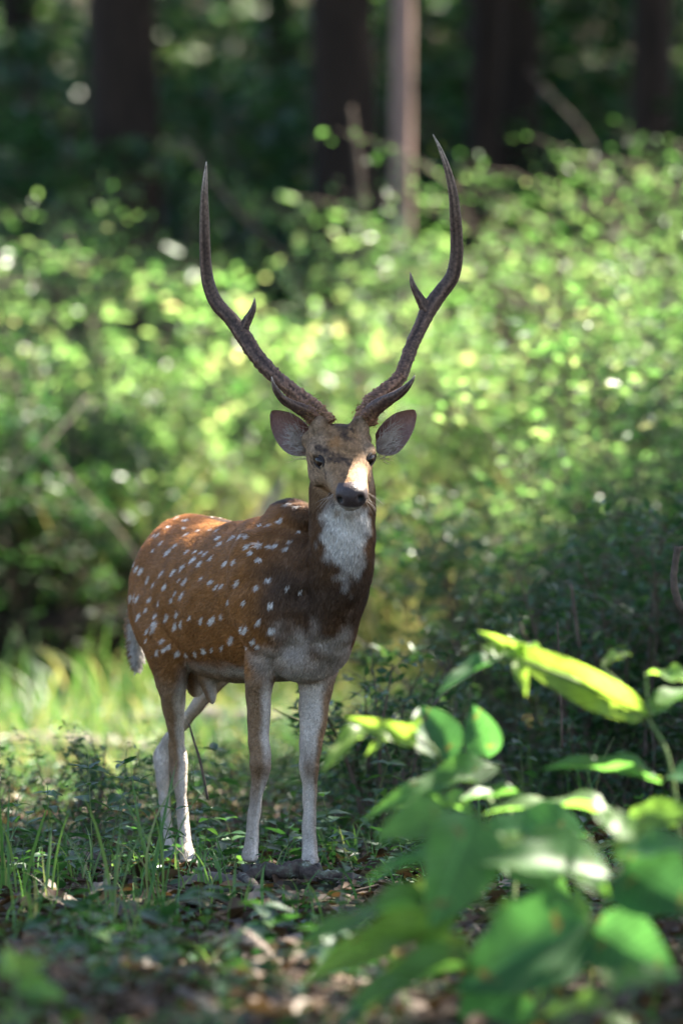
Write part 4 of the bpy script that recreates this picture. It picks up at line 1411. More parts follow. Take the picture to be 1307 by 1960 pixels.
# dead leaves that lie too thick to count
n = 15000
x, y = scatter(n, -6.0, 9.5, 0.5, 1.25)
z = gz(x, y) + 0.003 + (0.020 - 0.012 * trodden(x, y)) * rng.random(n) ** 2
a = rng.uniform(0, 2 * math.pi, n)
d = np.stack([np.cos(a), np.sin(a), rng.normal(0, 0.22, n)], -1)
nn = nrm(np.stack([rng.normal(0, 0.42, n), rng.normal(0, 0.42, n), np.ones(n)], -1))
L = rng.uniform(0.022, 0.075, n)
V, F = leaf_arrays(np.stack([x, y, z], -1), d, nn, L, L * rng.uniform(0.4, 0.75, n), fold=0.55, droop=0.0)
V[:, 2] += np.repeat(rng.random(n) * 0.006, 6)
tint = np.repeat(np.clip(rng.normal(0.40, 0.22, n), 0, 1), 6)
tag(link('leaf_litter', npmesh('leaf_litter', V, F, False, {'tint': tint}), M['dead']), 'brown dead leaf litter covering the forest floor', 'leaf litter', kind='stuff')
# short twigs in the litter
mb = MB()
x, y = scatter(420, -5.5, 6, 0.4)
for i in range(420):
    a = rng.uniform(0, math.pi)
    l = rng.uniform(0.05, 0.22)
    zc = float(gz(x[i], y[i])) + rng.uniform(0.006, 0.03)
    dv = np.array([math.cos(a), math.sin(a), rng.normal(0, 0.12)])
    c = np.array([x[i], y[i], zc])
    r = rng.uniform(0.0015, 0.004)
    mb.tube([c - dv * l / 2, c + rng.normal(size=3) * 0.008, c + dv * l / 2], [r, r, r * 0.5], 5, sub=2, tint=rng.random())
tag(link('twig_litter', mb.mesh('twig_litter'), M['twig']), 'short brown twigs strewn through the leaf litter', 'twigs', kind='stuff')

# low green ground cover of tiny herbs
n = 8200
x, y = scatter(n, -5.6, 12.5, 0.7, 0.95)
dens = patch_noise(x, y) * (0.36 + 0.64 * smoothstep(y, -2.5, 0.0)) + 0.12 * smoothstep(y, 1.0, 4.0)
ok = rng.random(n) < dens * (1 - 0.93 * trodden(x, y))
x, y = x[ok], y[ok]
n = len(x)
per = 9
hgt = rng.uniform(0.03, 0.13, n) * (1 + 0.5 * smoothstep(y, 0.5, 3))
f = rng.uniform(0.25, 1.0, (n, per))
a = rng.uniform(0, 2 * math.pi, (n, per))
out_ = rng.uniform(0.005, 0.03, (n, per)) * (1 + hgt[:, None] * 6)
P = np.stack([x[:, None] + np.cos(a) * out_, y[:, None] + np.sin(a) * out_, gz(x, y)[:, None] + f * hgt[:, None]], -1).reshape(-1, 3)
D = np.stack([np.cos(a), np.sin(a), rng.normal(0.15, 0.25, (n, per))], -1).reshape(-1, 3)
Nn2 = np.stack([rng.normal(0, 0.35, n * per), rng.normal(0, 0.35, n * per), np.ones(n * per)], -1)
L = rng.uniform(0.012, 0.034, n * per) * np.repeat(rng.uniform(0.7, 1.35, n), per)
V, F = leaf_arrays(P, D, Nn2, L, L * rng.uniform(0.4, 0.62, n * per))
tint = np.repeat(np.repeat(np.clip(rng.normal(0.42, 0.2, n), 0, 1), per) + rng.normal(0, 0.08, n * per), 6)
tag(link('ground_cover', npmesh('ground_cover', V, F, False, {'tint': np.clip(tint, 0, 1)}), M['herb']), 'tiny green herbs creeping over the forest floor', 'ground cover', kind='stuff')


def blades(x, y, z, h, w, lean, tint):
    """curved tapering grass blades, five joints each"""
    n = len(x)
    a = rng.uniform(0, 2 * math.pi, n)
    dx, dy = np.cos(a), np.sin(a)
    b = rng.uniform(0, 2 * math.pi, n)
    sx, sy = np.cos(b), np.sin(b)
    rows = []
    for t in (0, 0.3, 0.6, 0.85, 1.0):
        cx, cy = x + dx * lean * h * t * t, y + dy * lean * h * t * t
        cz = z + h * (t - 0.35 * lean * t ** 3)
        ww = w * (1 - t ** 2.2) * 0.5 + 0.0002
        rows.append(np.stack([cx - sx * ww, cy - sy * ww, cz], -1))
        rows.append(np.stack([cx + sx * ww, cy + sy * ww, cz], -1))
    V = np.stack(rows, 1).reshape(-1, 3)
    k = np.arange(n)[:, None] * 10
    F = np.concatenate([k + np.array([[2 * i, 2 * i + 1, 2 * i + 3, 2 * i + 2]]) for i in range(4)])
    return V, F, np.repeat(tint, 10)


n = 5200
x, y = scatter(n, -5.0, 5.0, 0.6, 0.9)
ok = rng.random(n) < np.clip(patch_noise(y * 0.8, x) ** 1.6 * (0.45 + 0.55 * smoothstep(y, -2.6, -0.3)) + 0.5 * (x < -0.25) * np.exp(-((y + 0.4) / 0.9) ** 2), 0, 1)
ok &= rng.random(n) > 0.95 * trodden(x, y)
x, y = x[ok], y[ok]
x2, y2 = scatter(5200, 4.2, 13.0, 0.7)
ok = (x2 < 0.35) | (rng.random(len(x2)) < 0.3)
x, y = np.concatenate([x, x2[ok]]), np.concatenate([y, y2[ok]])
h = np.where(y > 4.0, rng.uniform(0.05, 0.30, len(x)), rng.uniform(0.04, 0.15, len(x)))
V, F, tint = blades(x, y, gz(x, y) - 0.004, h, rng.uniform(0.003, 0.007, len(x)), rng.uniform(0.2, 0.9, len(x)), np.clip(np.where(y > 4, rng.normal(0.68, 0.25, len(x)), rng.normal(0.45, 0.2, len(x))), 0, 1))
tag(link('grass', npmesh('grass', V, F, False, {'tint': tint}), M['grass']), 'thin green grass sprouting from the forest floor', 'grass', kind='stuff')

n = 2600
x, y = scatter(n, 11.0, 14.5, 0.4)
V, F, tint = blades(x, y, gz(x, y), rng.uniform(0.5, 1.5, n), rng.uniform(0.006, 0.012, n), rng.uniform(0.3, 0.9, n), np.clip(rng.normal(0.85, 0.15, n), 0, 1))
tag(link('tall_grass', npmesh('tall_grass', V, F, False, {'tint': tint}), M['grass']), 'tall pale dry grass stems standing in the sunlit thicket', 'tall grass', kind='stuff')

# ------------------------------------------------------------------ grass tufts with blades one can count
blade_meshes = []
for i in range(5):
    lean = [0.25, 0.5, 0.8, 0.35, 1.0][i]
    rows = []
    for t in np.linspace(0, 1, 9):
        c = np.array([lean * t ** 2.3 * 0.55, 0.06 * math.sin(t * 3 + i) * t, t - 0.25 * lean * t ** 3])
        w = 0.5 * (0.55 + 0.8 * t - 1.35 * t ** 2.6)
        w = max(w, 0.01)
        rows += [c + np.array([0, -w, 0.0]), c + np.array([-0.0, 0, 0]) * 1.0, c + np.array([0, w, 0.0])]
    rows = np.array(rows)
    rows[:, 1] *= 0.045
    rows[1::3, 0] -= 0.006
    k = np.arange(8)[:, None] * 3
    F = np.concatenate([k + np.array([[0, 1, 4, 3]]), k + np.array([[1, 2, 5, 4]])])
    bm = npmesh('blade', rows, F, True, {'tint': np.full(len(rows), [0.5, 0.62, 0.45, 0.75, 0.85][i])})
    bm.materials.append(M['grass'])
    blade_meshes.append(bm)


def tuft(x, y, nb, h, label, group=None, wide=1.0):
    root = empty('grass_tuft', (x, y, float(gz(x, y)) - 0.006))
    for i in range(nb):
        b = link('blade', blade_meshes[random.randrange(5)], None, root)
        s = h * random.uniform(0.5, 1.08)
        b.location = (random.gauss(0, 0.022), random.gauss(0, 0.022), 0)
        b.rotation_euler = (random.gauss(0, 0.13), random.gauss(0, 0.13), random.uniform(0, 6.28))
        b.scale = (s, s * random.uniform(0.65, 1.05) * wide * 0.28 / max(h, 0.12), s)
    tag(root, label, 'grass tuft', group)


def gpos(px, y):
    return (px - 653.5) * (y - CAM_Y) / FPX


for px, y, nb, h, label, grp in [
    (305, -0.95, 13, 0.40, 'tall bright green grass tuft in front of the hind hooves', None),
    (215, -1.25, 9, 0.33, 'upright grass tuft with a bent blade beside the tallest tuft', None),
    (265, -1.9, 7, 0.24, 'sparse grass tuft in front of the tallest tuft', None),
    (90, -0.9, 8, 0.28, 'arching grass tuft left of the hind hooves', None),
    (20, -0.6, 9, 0.30, 'wide-bladed grass tuft at the far left of the hooves', None),
    (545, -0.95, 5, 0.14, 'short grass tuft growing in front of the mossy branch', None),
    (600, -1.2, 5, 0.15, 'two-toned low grass tuft below the mossy branch', None),
    (470, -1.05, 6, 0.15, 'low grass tuft left of the mossy branch', None),
    (150, -0.3, 10, 0.18, 'fine grass tuft among the herbs by the hind legs', 'fine tufts'),
    (60, -1.6, 8, 0.18, 'fine grass tuft among the herbs by the hind legs', 'fine tufts'),
    (400, -0.55, 8, 0.16, 'fine grass tuft among the herbs by the hind legs', 'fine tufts'),
    (680, 0.5, 9, 0.16, 'thin grass tuft on the ground right of the front legs', 'tufts right of the legs'),
    (820, 1.2, 9, 0.2, 'thin grass tuft on the ground right of the front legs', 'tufts right of the legs'),
    (940, 1.0, 9, 0.2, 'thin grass tuft on the ground right of the front legs', 'tufts right of the legs'),
    (1120, 1.6, 10, 0.3, 'thin grass tuft on the ground right of the front legs', 'tufts right of the legs'),
    (1010, 2.6, 10, 0.3, 'thin grass tuft on the ground right of the front legs', 'tufts right of the legs'),
    (760, -1.6, 8, 0.16, 'thin grass tuft on the ground right of the front legs', 'tufts right of the legs')]:
    tuft(gpos(px, y), y, nb, h, label, grp)
for i, (px, y, h) in enumerate([(180, 8.2, 0.50), (110, 8.8, 0.5), (215, 9.2, 0.55), (40, 8.4, 0.45), (150, 9.8, 0.5), (20, 9.6, 0.5), (75, 10.4, 0.5), (250, 9.9, 0.45), (300, 10.5, 0.45), (130, 7.4, 0.35), (230, 7.6, 0.35)]):
    tuft(gpos(px, y), y, 11, h, 'sunlit tall grass tuft in the clearing behind the rump', 'sunlit tufts behind the rump', wide=1.6)

# ------------------------------------------------------------------ herbs with leaves
def leaf_grid(name, prof, fold, droop, wave, ns=9, tint=0.5, veins=0.0):
    """one leaf of length 1 along +x, face up; prof(t) gives half width"""
    rows = []
    ts = np.linspace(0, 1, ns)
    for i, t in enumerate(ts):
        w = prof(t)
        z = -droop * t * t
        for j, s_ in enumerate((-1, -0.5, 0, 0.5, 1)):
            zz = z + fold * abs(s_) * w + wave * math.sin(t * 13 + s_ * 2.2) * abs(s_) * w
            rows.append((t, s_ * w, zz + (veins * (i % 2) * abs(s_) * w)))
    V = np.array(rows)
    ii, jj = np.meshgrid(np.arange(ns - 1), np.arange(4), indexing='ij')
    a = (ii * 5 + jj).ravel()
    F = np.stack([a, a + 5, a + 6, a + 1], -1)
    return npmesh(name, V, F, True, {'tint': np.full(len(V), tint)})


herb_leaf = [leaf_grid('leaf', lambda t: 0.26 * (math.sin(math.pi * min(1, t ** 0.75)) ** 0.9) + 0.004, 0.25, d, 0.08, 7, tn) for d, tn in ((0.1, 0.3), (0.25, 0.5), (0.4, 0.72))]
for m_ in herb_leaf:
    m_.materials.append(M['herb'])


def herb_proto(seed, h, npair, lsz):
    rg = random.Random(seed)
    root = empty('herb')
    mb = MB()
    top = np.array([rg.gauss(0, 0.12) * h, rg.gauss(0, 0.12) * h, h])
    C = catmull([[0, 0, -0.01], [top[0] * 0.3 + rg.gauss(0, 0.01), top[1] * 0.3, h * 0.5], top], 4)
    mb.add(*tube_arrays(C, np.linspace(0.0022, 0.0009, len(C)), 5))
    link('stem', mb.mesh('stem', True), M['stem'], root)
    for i in range(npair):
        t = 0.3 + 0.7 * i / (npair - 1)
        p = C[int(t * (len(C) - 1))]
        a0 = i * 1.57 + rg.uniform(-0.3, 0.3)
        for k_ in range(2):
            lf = link('leaf', herb_leaf[rg.randrange(3)], None, root)
            lf.location = tuple(p)
            s_ = lsz * rg.uniform(0.7, 1.25) * (1.1 - 0.5 * abs(t - 0.6))
            lf.scale = (s_, s_, s_)
            lf.rotation_euler = (rg.gauss(0, 0.3), rg.uniform(-0.55, 0.15), a0 + k_ * math.pi + rg.gauss(0, 0.2))
    return root


hp = [herb_proto(1, 0.16, 6, 0.05), herb_proto(2, 0.24, 7, 0.045), herb_proto(3, 0.11, 5, 0.06), herb_proto(4, 0.30, 7, 0.06)]
spots = [(205, 0.15, 1), (240, -0.2, 0), (180, -0.1, 3), (270, 0.2, 3), (235, 0.5, 3), (300, -0.35, 0), (140, 0.3, 0), (95, -0.1, 1), (40, 0.1, 0), (15, -0.35, 1), (70, -0.5, 2), (120, -0.75, 2), (385, 0.1, 1), (420, 0.3, 2),
         (455, 0.5, 0), (395, -0.3, 0), (430, -0.4, 2), (340, -0.5, 0), (520, 0.35, 0), (545, 0.6, 2), (560, 0.2, 2), (640, 0.6, 0), (665, 0.2, 0), (700, 1.0, 1), (740, 0.6, 2), (790, 0.3, 0), (450, -1.2, 2), (400, -1.6, 0), (520, -1.5, 2), (180, -1.9, 2),
         (90, -2.1, 2), (500, -2.2, 2), (330, -2.3, 2), (650, -1.0, 0), (690, -0.5, 2), (845, 1.5, 3), (905, 1.9, 1), (1000, 1.4, 3), (1080, 2.2, 3), (1190, 2.4, 3), (1250, 1.8, 1), (880, 0.7, 0), (660, 1.6, 1), (710, 2.2, 3), (375, 0.75, 1), (540, 1.2, 1), (420, 1.1, 3),
         (300, -3.4, 2), (520, -3.6, 2), (210, -3.9, 2), (620, -3.2, 2), (420, -4.1, 0), (160, -3.0, 2)]
first = [True] * 4
for px, y, kd in spots:
    if trodden(gpos(px, y), y) > 0.3: continue
    h_ = hp[kd] if first[kd] else copy_tree(hp[kd])
    first[kd] = False
    xx = gpos(px, y)
    h_.location = (xx, y, float(gz(xx, y)))
    h_.rotation_euler = (0, 0, random.uniform(0, 6.28))
    s_ = random.uniform(0.8, 1.2)
    h_.scale = (s_, s_, s_)
    if y > 0.9 and px > 640:
        tag(h_, 'leafy herb in the shaded undergrowth right of the front legs', 'herb', 'herbs right of the front legs')
    elif px < 350 and y > -1:
        tag(h_, 'leafy green herb at the hind hooves', 'herb', 'herbs around the hind hooves')
    elif y < -1:
        tag(h_, 'small herb sprouting from the brown litter in front of the deer', 'herb', 'herbs in the brown litter')
    else:
        tag(h_, 'small green herb between and beside the front legs', 'herb', 'herbs around the front legs')

# ------------------------------------------------------------------ fallen leaves one can pick out
dl = []
for i, (fold, droop, wave) in enumerate([(0.5, -0.25, 0.2), (0.15, 0.3, 0.3), (0.8, -0.1, 0.1), (0.3, -0.4, 0.35)]):
    m_ = leaf_grid('fallen_leaf', lambda t: 0.30 * (math.sin(math.pi * min(1, t ** 0.8)) ** 0.8) + 0.004, fold, droop, wave, 8, [0.5, 0.7, 0.85, 1.0][i])
    m_.materials.append(M['dead'])
    dl.append(m_)
fl = [(random.uniform(20, 800), random.uniform(-4.2, -0.6)) for _ in range(120)] + [(random.uniform(0, 430), random.uniform(0.8, 3.6)) for _ in range(40)] + [(random.uniform(640, 1000), random.uniform(-0.6, 1.5)) for _ in range(18)]
for px, y in fl:
    xx = gpos(px, y)
    o = link('fallen_leaf', dl[random.randrange(4)])
    s_ = random.uniform(0.04, 0.085)
    o.location = (xx, y, float(gz(xx, y)) + 0.018)
    o.scale = (s_, s_, s_)
    o.rotation_euler = (random.gauss(0, 0.35), random.gauss(0, 0.3), random.uniform(0, 6.28))
    if y > 0.7 and px < 440:
        tag(o, 'pale dead leaf on the ground behind the hind legs', 'leaf', 'dead leaves behind the hind legs')
    elif px > 630 and y > -0.6:
        tag(o, 'brown dead leaf lying right of the front legs', 'leaf', 'dead leaves right of the front legs')
    else:
        tag(o, 'curled brown dead leaf on the bare floor in front of the deer', 'leaf', 'dead leaves in front of the deer')


# ------------------------------------------------------------------ branches, sticks and logs
def stick(name, pts, rad, mat, label, cat='stick', n=9, sub=6, jitter=0.18, group=None, forks=()):
    mb = MB()
    mb.tube(pts, rad, n, sub=sub, jitter=jitter)
    o = link(name, mb.mesh(name, True), M[mat])
    tag(o, label, cat, group)
    for fp, fr in forks:
        fb = MB()
        fb.tube(fp, fr, 7, sub=5, jitter=jitter)
        link('side_twig', fb.mesh('side_twig', True), M[mat], o)
    return o


def gp(px, py, dz=0.01):
    """point dz above the floor seen at pixel (px, py)"""
    dist = FPX * CAM_Z / (py - 980)
    for _ in range(6):
        yy = CAM_Y + dist
        xx = (px - 653.5) * dist / FPX
        dist = FPX * (CAM_Z - float(gz(xx, yy)) - dz) / (py - 980)
    return np.array([(px - 653.5) * dist / FPX, CAM_Y + dist, float(gz((px - 653.5) * dist / FPX, CAM_Y + dist)) + dz])


def near(px, y, dz):
    xx = gpos(px, y)
    return np.array([xx, y, float(gz(xx, y)) + dz])


stick('mossy_branch', [near(380, -0.34, 0.006), near(430, -0.28, 0.014), near(470, -0.23, 0.022), near(505, -0.19, 0.034), near(540, -0.21, 0.036), near(575, -0.19, 0.040), near(612, -0.23, 0.028), near(655, -0.21, 0.020), near(710, -0.25, 0.010), near(770, -0.22, 0.004)], [0.007, 0.013, 0.012, 0.022, 0.017, 0.024, 0.015, 0.017, 0.010, 0.006],
      'mossy', 'dark mossy broken branch lying under the front hooves', 'branch', 12, 8, 0.5, forks=[([near(462, -0.24, 0.022), near(484, -0.42, 0.02), near(500, -0.62, 0.010)], [0.013, 0.012, 0.006])])
stick('bark_slab', [near(330, -0.36, 0.0), near(375, -0.32, 0.010), near(425, -0.33, 0.010), near(470, -0.40, 0.0)], [0.012, 0.028, 0.030, 0.012], 'log', 'weathered grey slab of bark lying before the hind hooves', 'bark', 10, 6, 0.35)
stick('forked_stick', [gp(396, 1840, 0.005), gp(422, 1815, 0.03), gp(462, 1805, 0.06), gp(488, 1800, 0.09)], [0.004, 0.005, 0.0055, 0.005], 'pale_stick', 'pale crooked stick poking up from the brown litter')
stick('grey_stub', [gp(455, 1792, 0.08), gp(492, 1815, 0.05), gp(532, 1850, 0.012)], [0.020, 0.019, 0.012], 'log', 'grey broken branch stub leaning in the litter', 'branch', 10, 6, 0.3)
stick('curved_stick', [gp(580, 1882, 0.006), gp(620, 1850, 0.02), gp(680, 1832, 0.02), gp(760, 1826, 0.01)], [0.005, 0.006, 0.005, 0.003], 'pale_stick', 'thin pale curved stick beside the large leaves')
stick('litter_stick', [gp(310, 1880), gp(360, 1905), gp(410, 1930)], [0.008, 0.009, 0.006], 'twig', 'dark straight stick half buried in the litter')
stick('litter_stick', [gp(480, 1912), gp(600, 1895), gp(720, 1892)], [0.006, 0.007, 0.004], 'twig', 'long dark stick lying level across the litter')
stick('litter_stick', [gp(500, 1768), gp(560, 1772), gp(620, 1785)], [0.010, 0.011, 0.006], 'pale_stick', 'short pale stick lying beside the grey stub')
stick('litter_stick', [gp(560, 1815), gp(680, 1812), gp(800, 1818)], [0.004, 0.005, 0.003], 'pale_stick', 'thin pale straight twig lying behind the curved stick')
stick('arched_root', [gp(185, 1866, 0.0), gp(205, 1862, 0.03), gp(240, 1866, 0.03), gp(262, 1890, 0.0)], [0.005, 0.006, 0.006, 0.004], 'twig', 'thin dark arched root in the litter', 'root')
stick('added_log', [gp(-60, 1432, 0.03), gp(80, 1428, 0.035), gp(200, 1432, 0.035), gp(300, 1442, 0.03)], [0.04, 0.048, 0.045, 0.03], 'log', 'grey log shape added for the blurred shade and litter behind the hind legs', 'log', 14, 6, 0.25)  # log shape stands in for blurred shading and litter
stick('added_log', [gp(205, 1392, 0.05), gp(320, 1388, 0.06), gp(470, 1390, 0.06), gp(600, 1396, 0.05)], [0.05, 0.07, 0.07, 0.045], 'log', 'pale log shape added for the sunlit ground and shadow edge behind the belly', 'log', 14, 6, 0.2)  # log shape imitates bright ground along a shadow boundary
stick('dark_log', [(-3.4, 11.2, 0.10), (-2.2, 11.0, 0.28), (-1.0, 10.9, 0.36), (-0.42, 11.0, 0.42)], [0.13, 0.12, 0.11, 0.08], 'bark_dark', 'dark fallen trunk propped at the foot of the thicket behind the tail', 'log', 14, 6, 0.2)
# dry branches leaning in the thicket
stick('dry_branch', [at(-60, 1010, 10.6), at(-30, 950, 10.6), at(60, 878, 10.6), at(125, 812, 10.7), at(170, 760, 10.8)], [0.007, 0.007, 0.006, 0.005, 0.003], 'pale_stick', 'pale bare branch leaning up through the thicket left of the rump', 'branch')
stick('dry_branch', [at(20, 700, 10.9), at(75, 830, 10.6), at(140, 920, 10.4), at(225, 1015, 10.1), at(300, 1120, 10.0)], [0.003, 0.005, 0.006, 0.006, 0.005], 'twig', 'pale bare branch slanting down across the other bare branch', 'branch')
stick('dry_branch', [at(345, 262, 12.6), at(400, 335, 12.5), at(460, 410, 12.4), at(540, 490, 12.4), at(600, 620, 12.4)], [0.006, 0.009, 0.009, 0.008, 0.008], 'twig', 'pale dry branch slanting beside the tip of the antler above the rump', 'branch')
stick('dry_branch', [at(1010, 135, 18.0), at(1060, 190, 17.5), at(1110, 245, 17), at(1160, 330, 16.5), at(1260, 480, 16)], [0.008, 0.010, 0.011, 0.010, 0.010], 'bark_dark', 'dim leaning branch in the dark wood above the bushes', 'branch')
stick('dry_stalk', [at(700, 520, 14.0), at(690, 350, 14.0), at(682, 280, 14.0), at(672, 205, 14.0)], [0.016, 0.014, 0.012, 0.008], 'twig', 'short upright dry stalk above the thicket beside the slim trunk', 'stalk')
stick('dry_branch', [at(440, 1080, 10.5), at(500, 985, 10.5), at(530, 945, 10.5), at(545, 915, 10.5)], [0.02, 0.02, 0.016, 0.01], 'pale_stick', 'short pale branch showing behind the back of the deer', 'branch')
stick('broken_stem', [at(1330, 1185, 0.6), at(1302, 1160, 0.6), at(1289, 1120, 0.6), at(1291, 1080, 0.6), at(1297, 1046, 0.6)], [0.010, 0.010, 0.0095, 0.009, 0.009], 'twig', 'curved broken brown stem standing in the shaded bushes', 'stem', forks=[([at(1297, 1056, 0.6), at(1303, 1050, 0.6), at(1308, 1046, 0.6)], [0.006, 0.005, 0.003])])
stick('dry_stalk', [at(1108, 1240, 1.8), at(1100, 1175, 1.8), at(1092, 1118, 1.8)], [0.004, 0.005, 0.004], 'twig', 'thin upright brown stalk in the shaded bushes', 'stalk')
stick('dry_stalk', [at(1075, 1430, 0.9), at(1072, 1320, 0.9), at(1066, 1190, 0.9)], [0.003, 0.003, 0.002], 'twig', 'long thin dark stalk standing behind the large leaves', 'stalk')
stick('red_stem', [at(398, 1530, 0.3), at(384, 1460, 0.3), at(372, 1420, 0.3), at(362, 1385, 0.3)], [0.0035, 0.0035, 0.003, 0.002], 'twig', 'slender brown seedling stem rising beside the hock', 'stem')

# ------------------------------------------------------------------ large-leaved saplings in front
ovate = lambda t: 0.36 * (math.sin(math.pi * min(1, t ** 0.72)) ** 0.75) * (1 - 0.15 * t) + 0.003
big_leaf = []
for fold, droop, wave, tn in [(0.30, 0.20, 0.10, 0.5), (0.15, 0.35, 0.16, 0.65), (0.45, 0.10, 0.08, 0.35), (0.2, 0.3, 0.2, 0.9)]:
    m_ = leaf_grid('leaf', ovate, fold, droop, wave, 15, tn, 0.035)
    m_.materials.append(M['broad'])
    big_leaf.append(m_)


def sapling(label, stems, leaves, group=None, r=0.006, wk=0.88):
    base = np.array(stems[0][0])
    base[2] = float(gz(base[0], base[1]))
    root = empty('broadleaf_sapling', tuple(base))
    mb = MB()
    nodes = []
    for st in stems:
        C = catmull(np.array(st), 6)
        C[0, 2] = float(gz(C[0, 0], C[0, 1])) - 0.02 if C[0, 2] < 0.15 else C[0, 2]
        mb.add(*tube_arrays(C - base, np.linspace(r, r * 0.5, len(C)), 8))
        nodes.append(C)
    nodes = np.vstack(nodes)
    for i, (b, t, w, nh, kd) in enumerate(leaves):
        B, T = at(*b), at(*t)
        j = np.argmin(np.linalg.norm(nodes - B, axis=1) + 0.4 * np.maximum(nodes[:, 2] - B[2], 0))
        A = nodes[j]
        if np.linalg.norm(A - B) > 0.004:
            mid = (A + B) / 2 + np.array([0, 0, 0.01])
            mb.add(*tube_arrays(np.array([A, mid, B]) - base, [r * 0.45, r * 0.4, r * 0.32], 6))
        d = T - B
        L = np.linalg.norm(d)
        d = d / L
        nh = np.array(nh, dtype=float)
        n_ = nrm(nh - d * (nh @ d))
        s_ = np.cross(n_, d)
        lf = link('leaf', big_leaf[kd], None, root)
        w = w * wk
        mw = Matrix(((d[0] * L, s_[0] * w / 0.7, n_[0] * L, B[0] - base[0]), (d[1] * L, s_[1] * w / 0.7, n_[1] * L, B[1] - base[1]), (d[2] * L, s_[2] * w / 0.7, n_[2] * L, B[2] - base[2]), (0, 0, 0, 1)))
        lf.matrix_local = mw
    link('stem', mb.mesh('stem', True), M['stem'], root)
    tag(root, label, 'sapling', group)


Y0 = -2.7
sapling('tall broad-leaved sapling with a sunlit drooping top leaf, beside the shaded bushes',
        [[at(1330, 2010, Y0), at(1318, 1800, Y0), at(1300, 1600, Y0), at(1278, 1450, Y0), at(1240, 1375, Y0 + 0.02)]],
        [((1240, 1372, Y0 + 0.02), (945, 1228, Y0 - 0.10), 0.09, (-0.5, -0.85, 0.22), 3), ((1248, 1370, Y0), (1350, 1290, Y0 + 0.1), 0.09, (-0.4, -0.5, 0.8), 0), ((1235, 1290, Y0 + 0.1), (1345, 1285, Y0), 0.06, (0, -0.4, 1), 3),
         ((1265, 1500, Y0), (1055, 1428, Y0 - 0.1), 0.075, (0.1, -0.3, 1), 0), ((1285, 1480, Y0), (1370, 1470, Y0 - 0.1), 0.10, (0, -0.7, 0.7), 0),
         ((1150, 1275, Y0 + 0.12), (1215, 1228, Y0 + 0.2), 0.03, (0.2, -0.6, 0.8), 3), ((960, 1262, Y0), (836, 1302, Y0 - 0.1), 0.055, (0.0, -0.4, 1), 0), ((965, 1255, Y0 - 0.05), (1030, 1205, Y0 + 0.05), 0.045, (-0.5, -0.8, 0.2), 3),
         ((990, 1260, Y0 - 0.1), (1005, 1320, Y0 - 0.15), 0.035, (0, -1, 0.2), 3), ((960, 1255, Y0), (925, 1230, Y0), 0.03, (0, -0.7, 0.7), 3)])
sapling('bushy broad-leaved sapling whose dark shaded leaves carry bright sunlit tips',
        [[at(985, 2010, -3.00), at(980, 1800, -3.00), at(985, 1650, -2.95), at(975, 1540, -2.90)], [at(980, 1800, -3.00), at(1100, 1650, -3.00), at(1210, 1600, -3.00)], [at(985, 1650, -2.95), at(930, 1520, -2.80), at(860, 1470, -2.70)]],
        [((1200, 1570, -2.90), (965, 1472, -3.00), 0.085, (0.1, -0.25, 1), 1), ((1200, 1565, -2.90), (1350, 1545, -3.00), 0.07, (-0.4, -0.8, 0.35), 3), ((1010, 1530, -2.80), (885, 1502, -2.90), 0.06, (0, -0.25, 1), 0),
         ((955, 1468, -2.70), (735, 1500, -2.90), 0.075, (-0.4, -0.8, 0.3), 1), ((860, 1462, -2.70), (800, 1345, -2.60), 0.12, (0.1, -1, 0.1), 2), ((935, 1450, -2.60), (905, 1350, -2.60), 0.09, (-0.1, -1, 0.2), 2),
         ((800, 1420, -2.70), (690, 1375, -2.80), 0.05, (-0.5, -0.8, 0.3), 3), ((790, 1400, -2.70), (800, 1365, -2.70), 0.03, (0, -0.5, 1), 3), ((700, 1390, -2.70), (618, 1450, -2.80), 0.05, (0.2, -0.4, 0.9), 3), ((770, 1400, -2.70), (690, 1430, -2.70), 0.04, (0, -0.5, 0.9), 3),
         ((905, 1560, -2.90), (760, 1500, -2.70), 0.05, (0, -0.3, 1), 0), ((1120, 1600, -3.00), (880, 1600, -3.20), 0.10, (0, -0.7, 0.7), 2), ((960, 1620, -3.00), (1080, 1700, -3.10), 0.11, (0, -0.9, 0.3), 0)])
Y1 = -4.1
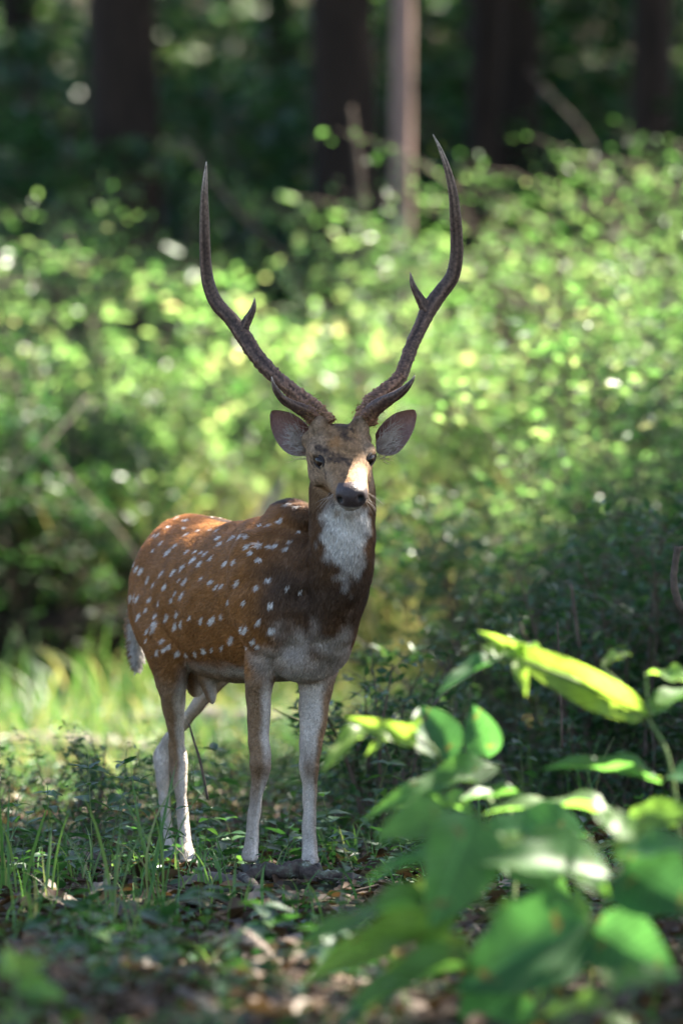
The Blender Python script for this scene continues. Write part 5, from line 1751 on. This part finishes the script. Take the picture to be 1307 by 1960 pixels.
sapling('low sapling with large blue-green shaded leaves spreading over the litter',
        [[at(1010, 2150, Y1), at(1000, 1950, Y1), at(950, 1780, Y1), at(900, 1680, Y1), at(880, 1600, Y1)], [at(1000, 1950, Y1), at(1120, 1800, Y1), at(1200, 1660, Y1)]],
        [((905, 1560, Y1), (830, 1770, Y1 - 0.1), 0.17, (0.35, -1, 0.25), 2), ((860, 1560, Y1), (725, 1590, Y1 - 0.05), 0.10, (0.2, -0.8, 0.6), 0), ((870, 1725, Y1), (560, 1722, Y1 - 0.15), 0.085, (0, -0.35, 1), 1),
         ((880, 1745, Y1), (590, 1825, Y1 - 0.1), 0.10, (-0.5, -0.8, 0.3), 1), ((930, 1840, Y1), (650, 1895, Y1 - 0.2), 0.11, (0.0, -0.35, 1), 0), ((1120, 1760, Y1), (880, 1890, Y1 - 0.1), 0.20, (0.3, -1, 0.4), 2),
         ((1170, 1680, Y1), (940, 1615, Y1 - 0.1), 0.13, (0, -0.6, 0.8), 0), ((1190, 1660, Y1), (1330, 1740, Y1 - 0.1), 0.17, (-0.2, -0.9, 0.4), 2), ((1180, 1640, Y1), (1330, 1600, Y1 - 0.1), 0.11, (0, -0.5, 0.9), 0),
         ((1130, 1780, Y1), (1290, 1870, Y1 - 0.1), 0.15, (-0.2, -1, 0.4), 2), ((1010, 1600, Y1 + 0.2), (1150, 1680, Y1), 0.11, (0, -0.8, 0.5), 0), ((880, 1640, Y1), (690, 1650, Y1 + 0.1), 0.07, (0, -0.5, 0.9), 0),
         ((1000, 1880, Y1), (880, 1990, Y1), 0.16, (0.2, -1, 0.3), 2), ((1210, 1600, Y1), (1150, 1540, Y1), 0.07, (0, -0.6, 0.8), 1), ((760, 1830, Y1), (640, 1800, Y1), 0.05, (0, -0.5, 0.9), 3),
         ((1180, 1650, Y1 + 0.3), (1240, 1560, Y1 + 0.3), 0.06, (-0.5, -0.8, 0.3), 3), ((900, 1610, Y1 + 0.3), (800, 1560, Y1 + 0.3), 0.06, (-0.4, -0.8, 0.3), 1), ((900, 1640, Y1 + 0.3), (1000, 1590, Y1 + 0.3), 0.06, (-0.5, -0.8, 0.2), 3),
         ((940, 1760, Y1 + 0.2), (1040, 1720, Y1 + 0.2), 0.06, (-0.5, -0.8, 0.2), 1), ((880, 1690, Y1 + 0.3), (760, 1700, Y1 + 0.3), 0.05, (-0.4, -0.8, 0.3), 3), ((1120, 1790, Y1 + 0.2), (1090, 1700, Y1 + 0.2), 0.06, (-0.5, -0.8, 0.1), 1),
         ((900, 1800, Y1 + 0.1), (720, 1850, Y1), 0.06, (-0.4, -0.8, 0.4), 3), ((1200, 1700, Y1 + 0.2), (1300, 1660, Y1 + 0.2), 0.06, (-0.5, -0.8, 0.2), 1)])
sapling('small lower sapling with a single sunlit leaf tip under the large leaves',
        [[at(1150, 2080, -4.6), at(1160, 1960, -4.6), at(1170, 1880, -4.6)]],
        [((1168, 1890, -4.6), (1290, 1830, -4.6), 0.06, (0, -0.6, 0.8), 1), ((1165, 1920, -4.6), (1030, 1920, -4.6), 0.05, (0, -0.6, 0.8), 3), ((1160, 1950, -4.6), (1230, 1960, -4.6), 0.05, (0, -0.5, 0.9), 1), ((1168, 1885, -4.6), (1170, 1830, -4.5), 0.04, (0, -0.9, 0.4), 3)])
sapling('tiny sunlit seedling glowing yellow-green on the brown litter',
        [[at(28, 2010, -4.5), at(28, 1950, -4.5), at(30, 1895, -4.5), at(30, 1862, -4.5)]],
        [((32, 1862, -4.5), (-12, 1815, -4.45), 0.055, (-0.5, -0.8, 0.2), 3), ((34, 1860, -4.5), (90, 1832, -4.5), 0.045, (-0.4, -0.8, 0.3), 3), ((32, 1880, -4.5), (125, 1900, -4.5), 0.05, (-0.4, -0.8, 0.4), 1), ((28, 1940, -4.5), (-10, 1960, -4.5), 0.04, (0, -0.4, 0.9), 3), ((30, 1940, -4.5), (60, 1965, -4.5), 0.04, (0, -0.4, 0.9), 1)], r=0.007)
